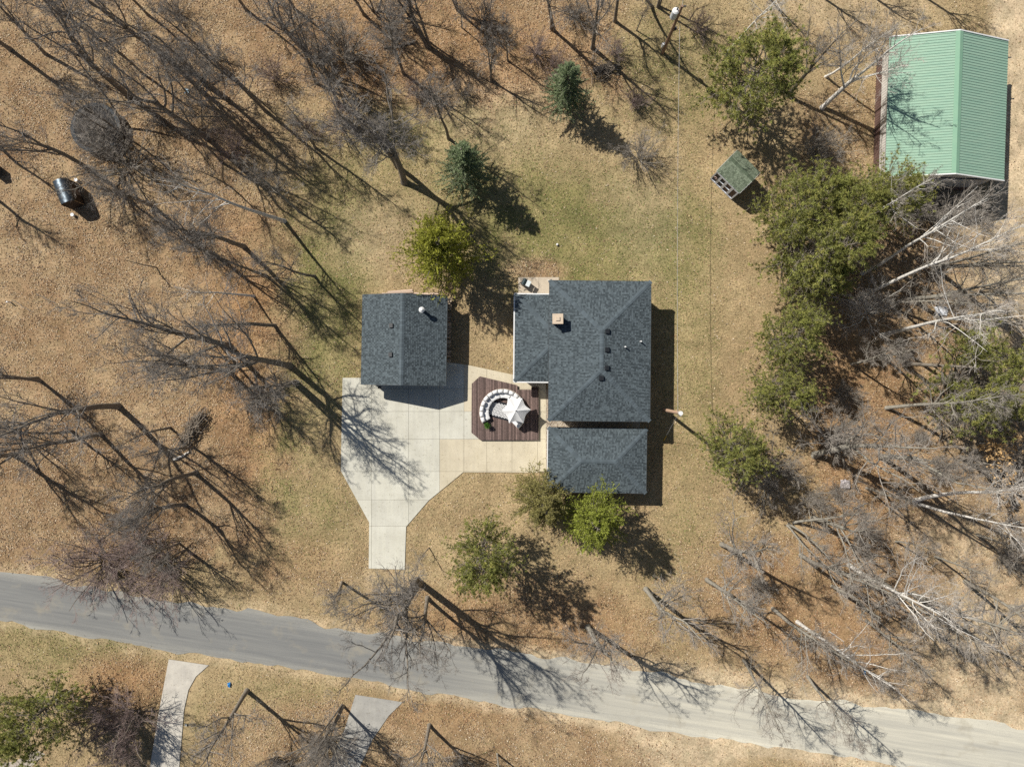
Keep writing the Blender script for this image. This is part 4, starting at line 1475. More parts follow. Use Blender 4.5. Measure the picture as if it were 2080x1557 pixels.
def proto_tree(kind, seed, h=12.0):
    rng = np.random.default_rng(seed)
    gt, gc = Geo(), Geo()
    if kind in ('oak', 'leafy'):
        r0 = .215
        fork = rng.uniform(.36, .56) * h
        pts, rad = grow(np.array([[0, 0, -.3]]), nrm(np.array([[rng.normal(0, .06), rng.normal(0, .06), 1.0]])), np.array([fork + .3]), np.array([r0]), 8, .024, .02, rng, .74)
        rad[0, 0] = r0 * 1.45
        v_, f_ = tube(pts, rad, 9)
        gt.add(v_, [f_])
        nl = 6
        P, D, rr0, Lp, tt = spawn(pts, rad, nl, .66, 1.0, .50, .18, rng)
        P[-1] = pts[0, -1]
        D[-1] = nrm(pts[0, -1] - pts[0, -2] + rng.normal(0, .12, 3))
        L = h * rng.uniform(.42, .62, nl)
        L[-1] = (h - fork) * 1.0
        R = rr0 * rng.uniform(.34, .56, nl)
        R[-1] = rad[0, -1] * .8
        pts, rad = grow(P, D, L, R, 10, .095, .075, rng, .18)
        v_, f_ = tube(pts, rad, 6)
        gt.add(v_, [f_])
        tips = crown_levels(gc, pts, rad, [(8, .2, 1, .72, .38, 7, 4, .15, .06, .019), (6, .2, 1, .72, .46, 5, 3, .17, .04, .0105), (6, .15, 1, .7, .5, 3, 3, .2, .03, .0066), (3, .25, 1, .6, .75, 2, 3, .1, .02, .0046)], rng)
    elif kind in ('slender', 'birch'):
        r0 = .145 if kind == 'birch' else .15
        pts, rad = grow(np.array([[0, 0, -.3]]), nrm(np.array([[rng.normal(0, .05), rng.normal(0, .05), 1.0]])), np.array([h + .3]), np.array([r0]), 15, .030, .03, rng, .12)
        rad[0, 0] = r0 * 1.35
        v_, f_ = tube(pts, rad, 8)
        gt.add(v_, [f_])
        nl = 26 if kind == 'slender' else 17
        P, D, rr0, Lp, tt = spawn(pts, rad, nl, .30 if kind == 'slender' else .5, .985, .92 if kind == 'slender' else .7, .25, rng)
        L = h * (.05 + (.25 if kind == 'slender' else .42) * (1 - tt) ** .8) * rng.uniform(.45, 1.4, nl)
        R = np.minimum(rr0 * .5, .045)
        pts2, rad2 = grow(P, D, L, R, 7, .13, .075, rng, .25)
        v_, f_ = tube(pts2, rad2, 5)
        gt.add(v_, [f_])
        tips = crown_levels(gc, pts2, rad2, [(7, .2, 1, .75, .45, 5, 3, .18, .03, .0105), (6, .15, 1, .7, .5, 3, 3, .18, .01, .0066), (3, .25, 1, .6, .75, 2, 3, .12, 0, .0046)], rng)
    elif kind == 'fork':
        r0 = .17
        fork = .12 * h
        ns = 2 + seed % 2
        P = np.repeat(np.array([[0, 0, -.3]]), ns, 0) + rng.normal(0, .12, (ns, 3)) * np.array([1, 1, 0])
        D = nrm(np.stack([rng.normal(0, .17, ns), rng.normal(0, .17, ns), np.ones(ns)], 1))
        pts, rad = grow(P, D, h * rng.uniform(.85, 1.02, ns), np.full(ns, r0) * rng.uniform(.7, 1, ns), 13, .035, .03, rng, .15)
        rad[:, 0] *= 1.3
        v_, f_ = tube(pts, rad, 8)
        gt.add(v_, [f_])
        P, D, rr0, Lp, tt = spawn(pts, rad, 13, .32, .98, .7, .22, rng)
        L = h * (.06 + .30 * (1 - tt) ** .8) * rng.uniform(.5, 1.3, len(P))
        pts2, rad2 = grow(P, D, L, np.minimum(rr0 * .5, .05), 7, .13, .08, rng, .25)
        v_, f_ = tube(pts2, rad2, 5)
        gt.add(v_, [f_])
        tips = crown_levels(gc, pts2, rad2, [(7, .2, 1, .75, .45, 5, 3, .18, .03, .011), (6, .15, 1, .7, .5, 3, 3, .18, .02, .0066), (3, .25, 1, .6, .75, 2, 3, .12, 0, .0046)], rng)
    elif kind == 'bush':
        ns = 22
        a_ = rng.uniform(0, 2 * math.pi, ns)
        sp = rng.uniform(.1, .75, ns)
        P = np.stack([np.cos(a_) * sp * .3, np.sin(a_) * sp * .3, np.full(ns, -.2)], 1)
        D = nrm(np.stack([np.cos(a_) * sp, np.sin(a_) * sp, np.ones(ns)], 1))
        pts, rad = grow(P, D, h * rng.uniform(.6, 1.05, ns), rng.uniform(.025, .05, ns) * h / 4, 9, .10, .03, rng, .3)
        v_, f_ = tube(pts, rad, 5)
        gt.add(v_, [f_])
        tips = crown_levels(gc, pts, rad, [(7, .2, 1, .6, .40, 5, 3, .16, .04, .009), (6, .15, 1, .6, .45, 3, 3, .18, .03, .006), (5, .25, 1, .6, .7, 2, 3, .12, 0, .005)], rng)
    elif kind == 'snag':
        r0 = .16
        pts, rad = grow(np.array([[0, 0, -.3]]), nrm(np.array([[.03, .02, 1.0]])), np.array([h + .3]), np.array([r0]), 10, .05, .02, rng, .4)
        v_, f_ = tube(pts, rad, 8)
        gt.add(v_, [f_])
        P, D, rr0, Lp, tt = spawn(pts, rad, 7, .35, .98, .9, .2, rng)
        pts2, rad2 = grow(P, D, h * rng.uniform(.1, .3, 7), rr0 * .5, 6, .2, .02, rng, .3)
        v_, f_ = tube(pts2, rad2, 5)
        gt.add(v_, [f_])
        tips = crown_levels(gc, pts2, rad2, [(4, .3, 1, .8, .5, 4, 3, .2, 0, .012), (4, .3, 1, .8, .5, 3, 3, .2, 0, .008)], rng)
    gl = None
    if kind == 'leafy':
        tp = tips[:, -1]
        tp = tp[rng.choice(len(tp), 1500)]
        n = len(tp)
        dv = nrm(rng.normal(size=(n, 3)))
        sd_ = nrm(np.cross(dv, rng.normal(size=(n, 3))))
        q_ = tp + rng.normal(0, .05, (n, 3))
        s_ = rng.uniform(.05, .10, (n, 1)) * 1.35
        V = np.stack([q_ - dv * s_, q_ + sd_ * s_ * .6, q_ + dv * s_, q_ - sd_ * s_ * .6], 1)
        cc = np.array((.54, .36, .17)) * rng.uniform(.6, 1.3, (n, 1))
        gl = Geo().add(V.reshape(-1, 3), [np.arange(n * 4).reshape(-1, 4)], np.repeat(cc, 4, 0)).mesh('leaves', M_LITTER)
    return gt, gc, gl, h


def get_proto(kind, seed, bark, twig, h):
    key = (kind, seed)
    if key not in PROTO:
        PROTO[key] = proto_tree(kind, seed, h)
    gt, gc, gl, h0 = PROTO[key]
    k2 = (kind, seed, 'mesh')
    if k2 not in PROTO:
        PROTO[k2] = (gt.mesh('trunk', bark, True), gc.mesh('crown', twig), gl, h0)
    return PROTO[k2]


TR = random.Random(77)
SEEDS = {'oak': 9, 'slender': 7, 'birch': 5, 'fork': 4, 'bush': 4, 'snag': 2, 'leafy': 1}
HT = {'oak': 13, 'slender': 12, 'birch': 12, 'fork': 12, 'bush': 4, 'snag': 8, 'leafy': 7}
CNT = {}
NAME = {'oak': 'bare_tree', 'slender': 'bare_tree', 'birch': 'birch_tree', 'fork': 'bare_tree', 'bush': 'bare_shrub', 'snag': 'dead_tree', 'leafy': 'oak_tree'}
CAT = {'bush': 'shrub', 'snag': 'dead tree'}


def tree(kind, px, py, h, label, lean=(0, 0), group=None, pal='g', girth=1.0, rz=None, seed=None):
    """bare tree standing with its foot at photo pixel px,py; lean = (x, y) metres of sideways drift at the top, y up the photo"""
    if seed is None:
        CNT[kind] = CNT.get(kind, 0) + 1
        seed = CNT[kind] % SEEDS[kind]
    bark, twig = {'g': (M_BARK, M_TWIG), 'p': (M_BARKP_LIT, M_TWIGP_LIT), 'w': (M_BIRCH, M_TWIGB), 'r': (M_BARK, M_TWIGR), 'wp': (M_BIRCH, M_TWIGP_LIT)}[pal]
    mt, mc, ml, h0 = get_proto(kind, seed, bark, twig, HT[kind])
    q_ = at(px, py)
    z_ = float(ground_z(np.array([q_.x]), np.array([q_.y]))[0])
    o = thing(NAME[kind], label, CAT.get(kind, 'tree'), (q_.x, q_.y, z_), 0, group)
    ax = Vector((lean[0], lean[1], h)).normalized()
    R = Vector((0, 0, 1)).rotation_difference(ax).to_matrix() @ Matrix.Rotation(TR.uniform(0, 6.28) if rz is None else rz, 3, 'Z')
    o.rotation_euler = R.to_euler()
    if group in (RW_, EW_):
        h = h * 1.15
    s_ = h / h0
    o.scale = (s_ * girth, s_ * girth, s_)
    for nm_, me_, m_ in (('trunk', mt, bark), ('crown', mc, twig)):
        ob_ = link(nm_, me_, o)
        ob_.material_slots[0].link = 'OBJECT'
        ob_.material_slots[0].material = m_
    if ml:
        link('leaves', ml, o, 'stuff')
    return o


WOOD = 'bare trees in the leafy wood'
T = tree
RW_, EW_ = 'slim pale trees between lawn and road', 'pale trees behind the pine row'
# upper wood
T('oak', 262, 196, 15, 'big bare tree just behind the trampoline with a heavy dark trunk', (-.5, .5), WOOD)
T('oak', 332, 112, 14, 'tall bare tree in the wood with a straight dark trunk past the trampoline', (-.6, .4), WOOD)
T('oak', 610, 90, 12, 'wide forked bare tree with crossing limbs in the thick of the wood', (0, 0), WOOD, girth=1.1)
T('slender', 540, 226, 13, 'slim bare tree between the wide forked tree and the lawn edge', (-.8, .8), WOOD)
T('snag', 418, 176, 8, 'broken dark snag near a scrap of pale blue litter', (.4, .2), WOOD)
T('oak', 420, 279, 14, 'bare tree near the blue litter with long twin shadow', (-.8, .6), WOOD)
T('birch', 578, 449, 14, 'pale-limbed bare tree at the lawn edge with a bluish leaning trunk', (-3.2, -.4), WOOD, pal='wp')
T('slender', 608, 430, 9, 'thin crooked bare tree close beside the pale-limbed one', (-1.2, 1.5), WOOD, pal='p')
T('oak', 495, 500, 12, 'bare tree standing over dark tangled shadows at the wood edge', (-1, .4), WOOD)
T('snag', -18, 283, 7.5, 'bare tree at the picture edge whose shadow reaches the black shelter', (-.3, 0), WOOD)
T('oak', -8, 404, 8, 'spreading bare tree at the picture edge below the black shelter', (0, 0), WOOD)
T('bush', 258, 338, 5.5, 'pale multi-stemmed brush arching over the trampoline', (-1.2, .6), pal='p', girth=1.25)
T('bush', 226, 300, 3.6, 'grey brush standing right over the trampoline', (-.6, .6), pal='g', girth=1.1)
T('oak', 188, 346, 11, 'bare tree between the black shelter and the trampoline', (-.6, .8), WOOD)
T('slender', 380, 192, 7, 'small twiggy bare tree beside the broken dark snag', (0, 0), WOOD)
T('bush', 703, 118, 5, 'pale fan of stems in the wood beyond the big twin-trunk tree', (.3, .8), pal='p')
T('fork', 868, 93, 10, 'vine-wrapped thick double tree at the wood edge', (-1.2, .4), WOOD, girth=1.3)
T('slender', 842, 62, 9, 'slim dark tree next to the vine-wrapped double tree', (0, 0), WOOD)
T('slender', 938, 56, 5, 'sapling with a thin shadow in deep brown leaves', (0, 0), WOOD)
T('fork', 998, 161, 8, 'small forked tree at the lawn edge with a sharp branching shadow', (0, .2))
T('slender', 1032, 124, 7, 'thin sapling between the small forked tree and the round spruce', (0, 0))
T('slender', 911, 281, 11, 'slender single-stemmed tree growing on the lawn beside the drooping spruce', (-.2, .6))
T('oak', 821, 371, 15, 'big spreading bare tree on the lawn beyond the cedar', (-1.0, 1.2), 'twin lawn trees', girth=1.1)
T('oak', 808, 338, 13, 'second big bare tree on the lawn, crowding the spreading one', (-.6, .6), 'twin lawn trees')
T('oak', 1204, 97, 11, 'bare tree with a clean pale trunk near the round spruce and utility pole', (.2, .6), seed=2)
T('oak', 1249, 43, 9, 'grey twiggy tree near the top wood edge, beyond the clean-trunked tree', (-.4, .4))
T('slender', 1293, 62, 4.6, 'slim sapling beside the transformer pole', (.2, .2))
T('fork', 1335, 16, 10, 'bare tree behind the transformer pole with a long dark shadow', (.2, .2))
T('bush', 1289, 212, 2.4, 'low reddish shrub on the lawn by the service cable', (0, 0), pal='r')
T('bush', 1296, 322, 3.4, 'pale dead-looking shrub on the lawn past the round spruce', (-.6, .6), pal='p')
T('bush', 1418, 60, 2.2, 'small reddish shrub under the shadow beside the big pine', (0, 0), pal='r')
T('birch', 1478, 106, 10, 'white birch leaning out past the big pine', (2.0, 1.0), pal='w')
T('birch', 1677, 155, 9.5, 'white-tipped bare tree whose shadow touches the upper barn roof', (.6, .6), pal='wp')
T('oak', 1600, 195, 10, 'grey bare tree between the big pine and the barn', (.5, .8))
T('oak', 1671, 219, 12, 'white-barked birch leaning towards the barn roof', (1.8, .2), pal='w')
T('bush', 1650, 312, 4, 'pale fan-shaped shrub beside the playhouse and pines', (.6, .4), pal='p')
T('oak', 1655, -18, 6.5, 'bare tree at the top edge casting fan shadows beside the barn', (0, 0))
T('oak', 1745, -30, 7, 'bare tree at the top edge between the barn and the fan shadows', (0, 0))
T('oak', 1880, -6, 6, 'bare tree beyond the barn whose shadow lies on the sandy ground', (0, 0))
T('fork', 1560, -10, 7, 'bare tree beyond the leaning birch at the top edge', (0, 0))
T('bush', 1893, 428, 3.2, 'dense rounded grey bush in front of the barn gable', (0, 0), pal='p', girth=1.5)
T('bush', 1838, 425, 3.0, 'ragged grey bush between the pines and the barn gable', (0, 0), pal='p', girth=1.3)
T('bush', 1990, 445, 2.0, 'small grey bush at the corner of the barn shadow', (0, 0), pal='p')
# beyond the pine row
EW = 'pale trees behind the pine row'
T('birch', 1690, 471, 10.5, 'tall pale birch rising behind the pines towards the barn', (.8, .5), EW, pal='wp')
T('birch', 1752, 555, 12, 'straight pale birch at the pine shade reaching past the dense bush', (1.6, 2.2), EW, pal='wp')
T('birch', 1747, 603, 13, 'long white-barked trunk slanting up from the pine shade', (2.6, 2.6), EW, pal='w')
T('fork', 1897, 546, 12, 'grey-trunked pair leaning over the sandy track', (1.0, .4), EW, pal='p')
T('fork', 1858, 609, 13, 'clump of long pale trunks beside the white sheet', (1.2, 0), EW, pal='p')
T('slender', 1810, 615, 9, 'thin grey tree between the long pale clump and the pine shade', (1, 0), EW, pal='p')
T('bush', 1760, 634, 5, 'bright white-stemmed bush bursting out against the pines', (-2.4, .8), pal='w')
T('birch', 1792, 681, 14, 'curved brilliant white birch trunk arching over the brown leaves', (1.2, 1.3), EW, pal='w')
T('oak', 1792, 724, 7, 'starburst of pale branches below the curved white birch', (-.6, .4), EW, pal='p')
T('snag', 1835, 738, 8, 'black dead trunk pointing at the olive pine', (.6, .3), EW)
T('slender', 1800, 829, 12, 'pinkish slender trunk running out below the black dead trunk', (.4, .6), EW, pal='p')
T('slender', 1880, 832, 8, 'grey twiggy tree just below the olive pine', (0, 0), EW, pal='p')
T('oak', 1655, 925, 13, 'thick pale-trunked tree with a bent trunk near the last pine', (1.5, .8), EW, pal='p', girth=1.15, seed=3)
T('oak', 1792, 928, 12, 'bare tree beyond the bent pale trunk with a long ground shadow', (.5, .3), EW, pal='p')
T('birch', 1858, 1018, 12, 'forked brilliant white birch lying out over the bare sand', (1.4, 1.4), EW, pal='w', girth=1.2)
T('birch', 1868, 1024, 10, 'second white birch stem beside the forked brilliant one', (2.0, -.6), EW, pal='w')
T('leafy', 1955, 930, 7, 'young oak still holding orange leaves', (.3, .3))
T('leafy', 2040, 985, 6, 'oak with scattered orange leaves at the picture edge', (.3, .3))
T('bush', 1700, 800, 3, 'low grey brush between the pine row and the pinkish trunk', (0, 0), pal='p')
T('bush', 1690, 880, 4, 'tangled pale brush beside the thick bent trunk', (0, 0), pal='p')
T('bush', 1560, 960, 4, 'grey thicket hanging against the last pine', (.3, -.3), pal='p', girth=1.3)
T('fork', 1602, 1062, 10, 'grey bare tree below the grey thicket at the lawn edge', (-.2, -.3), pal='p')
T('oak', 1652, 1052, 12, 'tall pale tree beside the gnarled thicket with heavy shadow', (.4, .2), pal='p')
T('bush', 1640, 1010, 3.5, 'gnarled pale thicket between the last pine and tall trees', (0, 0), pal='p')
RW = 'slim pale trees between lawn and road'
T('slender', 1467, 1106, 12, 'shaggy grey tree alone at the lawn edge, farthest up the slim row', (0, .6), RW, pal='p', girth=1.2)
T('slender', 1437, 1178, 12, 'twiggy grey tree closest to the open lawn in the slim row', (0, .2), RW, pal='p', girth=1.1)
T('slender', 1627, 1127, 13, 'slim tree with pale foot in the middle of the row', (0, .3), RW, pal='p')
T('birch', 1725, 1147, 13, 'white-topped birch with spreading bright limbs in the slim row', (0, -.2), RW, pal='w', girth=1.1)
T('snag', 1690, 1190, 7, 'crooked pale dead stem beside the white-topped birch', (0, 0), RW, pal='p')
T('slender', 1855, 1206, 13, 'tall grey tree whose trunk and shadow run side by side to the sand', (0, 0), RW, pal='p', girth=1.2)
T('birch', 1620, 1263, 12, 'slim tree with a white peeling foot near the road', (0, .2), RW, pal='wp')
T('slender', 1512, 1340, 10, 'bare tree overhanging the road where it turns to gravel', (0, 0), RW, pal='p')
T('slender', 1640, 1372, 9, 'bare tree at the gravel road verge', (0, 0), RW, pal='p')
T('slender', 1570, 1236, 12, 'twiggy tree in the crowded middle of the slim row', (0, 0), RW, pal='p')
T('oak', 1312, 1196, 12, 'smooth pale tree standing alone on the front lawn', (0, -.3), pal='p')
T('oak', 1194, 1273, 12.5, 'thick smooth-trunked tree at the roadside, crown spread above the road', (0, .2), pal='p', girth=1.05, seed=5)
T('slender', 1960, 1180, 11, 'pale bare tree over the sandy patch', (0, 0), RW, pal='p')
T('slender', 1785, 1175, 12, 'grey tree behind the white-topped birch', (0, 0), RW, pal='p')
T('slender', 1985, 1085, 9, 'pale bare tree below the brilliant white birches', (0, 0), RW, pal='p')
T('slender', 1760, 1260, 9, 'thin grey tree near the blue litter by the gravel', (0, 0), RW, pal='p')
T('bush', 1530, 1180, 2.5, 'low grey brush on the lawn between slim trees', (0, 0), pal='p')
# front roadside
T('oak', 847, 1177, 13, 'dark tree at the foot of the driveway with an upright trunk', (-.3, 0), 'roadside tree clump', seed=1)
T('oak', 853, 1184, 16, 'tallest tree of the clump at the foot of the driveway', (0, -.4), 'roadside tree clump', seed=4)
T('oak', 868, 1213, 10.5, 'shorter tree of the clump, closest to the road', (0, 0), 'roadside tree clump', seed=6)
T('fork', 693, 1182, 9, 'forked tree on the verge beside the driveway foot', (-.4, 0))
T('snag', 872, 1112, 2.6, 'small dark crooked stump tree on the lawn by the sparse pine', (-.6, -.3))
T('oak', 501, 1402, 11, 'big spreading tree with pale limbs over the second driveway', (-.5, -.3), girth=1.1)
T('fork', 697, 1434, 9, 'dark-trunked tree beside the grey gravel driveway', (-.4, 0))
T('bush', 672, 1503, 5.5, 'pale multi-stemmed clump over the gravel driveway', (0, 0), pal='p')
T('oak', 872, 1471, 9.5, 'bare tree across the road with long branching shadow', (-.1, 0))
T('bush', 272, 1452, 5.5, 'reddish fan of lilac stems beside the dark pine', (-1.4, -.6), pal='r', girth=1.3)
T('slender', 1010, 1530, 7, 'small tree at the lower edge among orange leaves', (0, 0), pal='p')
T('bush', 930, 1545, 3, 'low pale brush at the lower edge', (0, 0), pal='p')
T('slender', 1240, 1560, 6, 'thin tree at the lower edge near bare sand', (0, 0), pal='p')
T('bush', 560, 1540, 3, 'dark low shrub behind the spreading pale-limbed tree', (0, 0))
# side wood
SWD = 'dark trees in the open wood'
T('oak', 240, 824, 14, 'large dark tree whose trunk splits into many reaching limbs', (-1, -.1), SWD, girth=1.15, seed=0)
T('fork', 76, 769, 12, 'dark smooth trunk near the picture edge in the open wood', (-.3, .2), SWD)
T('oak', 205, 881, 11, 'dark tree with one bleached broken limb', (-.8, -.4), SWD)
T('slender', 146, 876, 9, 'dark tree just behind the tree with a bleached limb', (-.6, 0), SWD, girth=1.3)
T('fork', 62, 899, 9, 'thin dark tree near the edge, below the smooth trunk', (-.4, 0), SWD)
T('oak', 28, 923, 12, 'dark tree at the picture edge with a long curving shadow', (-.4, 0), SWD)
T('oak', 465, 755, 12, 'bluish-barked tree at the lawn edge with a long straight shadow', (-1.4, 0), SWD)
T('slender', 345, 868, 9, 'dark tree beside the brush pile', (-.4, 0), SWD)
T('slender', 392, 908, 10, 'dark tree on the lawn side of the brush pile', (-.6, 0), SWD)
T('oak', 396, 960, 11, 'dark tree below the brush pile with double shadow', (-.6, 0), SWD)
T('oak', 376, 1026, 11, 'curving dark tree between the brush pile and the road', (-.8, 0), SWD)
T('slender', 378, 1116, 7, 'slim dark tree in the roadside thicket', (-.2, 0), SWD)
T('slender', 364, 1103, 8, 'second slim dark tree in the roadside thicket', (-.2, 0), SWD)
T('bush', 345, 1150, 4.5, 'dark thicket throwing feathery shadows onto the asphalt road', (0, 0), pal='r', girth=1.3)
T('bush', 215, 1140, 4.5, 'purplish grey thicket overhanging the road verge', (0, 0), pal='r', girth=1.5)
T('bush', 290, 1095, 4, 'purplish brush just above the roadside thickets', (0, 0), pal='r', girth=1.3)
T('oak', 588, 743, 15, 'tall tree beside the driveway whose forked shadow crosses the concrete', (-1.5, .2), 'tall pair beside the driveway', girth=1.1, seed=1)
T('fork', 601, 777, 14, 'second tall tree beside the driveway, a step closer to it', (-.8, 0), 'tall pair beside the driveway', seed=1)
T('oak', 466, 701, 15, 'long slanting grey trunk stretching far over the open leaves', (-3.0, 2.5), SWD, seed=2)
T('slender', 446, 699, 11, 'thin pale trunk slanting beside the long grey one', (-1.5, -1.8), SWD, pal='p')
T('birch', 516, 601, 9, 'bluish tree with bleached dead twigs in the open wood', (-2.5, .4), SWD, pal='wp')
T('snag', 318, 543, 3.2, 'short dark broken snag in the open leaves', (-1.2, .1))
T('fork', 560, 660, 11, 'bare tree at the wood edge facing the detached garage', (-1, .4), SWD)
T('slender', 640, 560, 10, 'slim tree on the grass above the detached garage', (-1, .6), SWD)
# denser fill of the upper wood: alike slim trees that nothing tells apart
fill = [(300, 30), (455, 60), (500, 20), (700, 40), (760, 20), (640, 170), (700, 210), (760, 150), (470, 150), (150, 60), (90, 110), (40, 180), (210, 20), (560, 330), (470, 380), (360, 330), (310, 420), (420, 440),
        (640, 300), (690, 330), (930, 20), (1060, 30), (1120, 60), (790, 220), (820, 150), (740, 90), (600, 20), (380, 90), (245, 270), (520, 110)][::2] + [(930, 20), (820, 150), (640, 170)]
fill2 = [(120, 20), (180, 90), (240, 60), (290, 150), (340, 60), (70, 60), (20, 100), (10, 30), (410, 30), (460, 200), (520, 60), (560, 110), (500, 280), (540, 380), (590, 300), (450, 330), (390, 400), (330, 480), (440, 520),
         (650, 60), (720, 150), (690, 210), (660, 240), (610, 210), (740, 30), (300, 260), (250, 420), (540, 560), (590, 620), (60, 320)][::3]
for k, (a_, b_) in enumerate(fill2):
    T(('oak', 'slender', 'oak', 'fork')[k % 4], a_, b_, TR.uniform(8.5, 13.0), 'tall bare tree in the crowded wood, grey and many-limbed', (TR.uniform(-1.2, .2), TR.uniform(-.2, 1)), 'tall trees crowding the upper wood', girth=.9)
for k, (a_, b_) in enumerate(fill):
    T(('slender', 'slender', 'fork')[k % 3], a_, b_, TR.uniform(6.5, 12.0), 'slim grey bare tree in the crowded middle of the wood', (TR.uniform(-1, .4), TR.uniform(-.2, 1)), 'slim trees crowding the upper wood')
fillb = [(330, 250), (480, 300), (440, 120), (620, 260), (670, 120), (850, 190), (940, 190), (1090, 110), (1170, 30), (700, 260), (790, 60), (560, 160), (980, 40), (1130, 150), (360, 30), (1250, 110)]
for k, (a_, b_) in enumerate(fillb):
    T('bush', a_, b_, TR.uniform(2, 3.6), 'low twiggy undergrowth shrub in the wood', (0, 0), 'undergrowth shrubs in the upper wood', pal='r' if k % 2 else 'g')
filld = [(1730, 740), (1860, 880), (1760, 990), (1900, 960), (1990, 900), (2050, 830), (1990, 590), (2060, 700), (1830, 560), (1700, 1000), (1820, 1100), (2030, 1130), (1900, 1130), (1740, 1080)]
for k, (a_, b_) in enumerate(filld):
    T(('slender', 'bush')[k % 2], a_, b_, TR.uniform(6, 9) if k % 2 == 0 else TR.uniform(2, 3.5), 'pale twiggy growth crowded among the trees behind the pine row', (TR.uniform(-.4, .6), TR.uniform(-.4, .4)), 'pale growth behind the pine row', pal='p')

# ------------------------------------------------------------------ conifers
M_NEED = mat_attr('pine_needles', rough=.65, spec=.25, nscale=.6, namt=.2, trans=.3)
CP = {}


def leaf_tris(c, d, side, ln, wd):
    """slim triangles: base at c, tip at c + d*ln"""
    return np.stack([c - side * wd, c + side * wd, c + d * ln], 1)


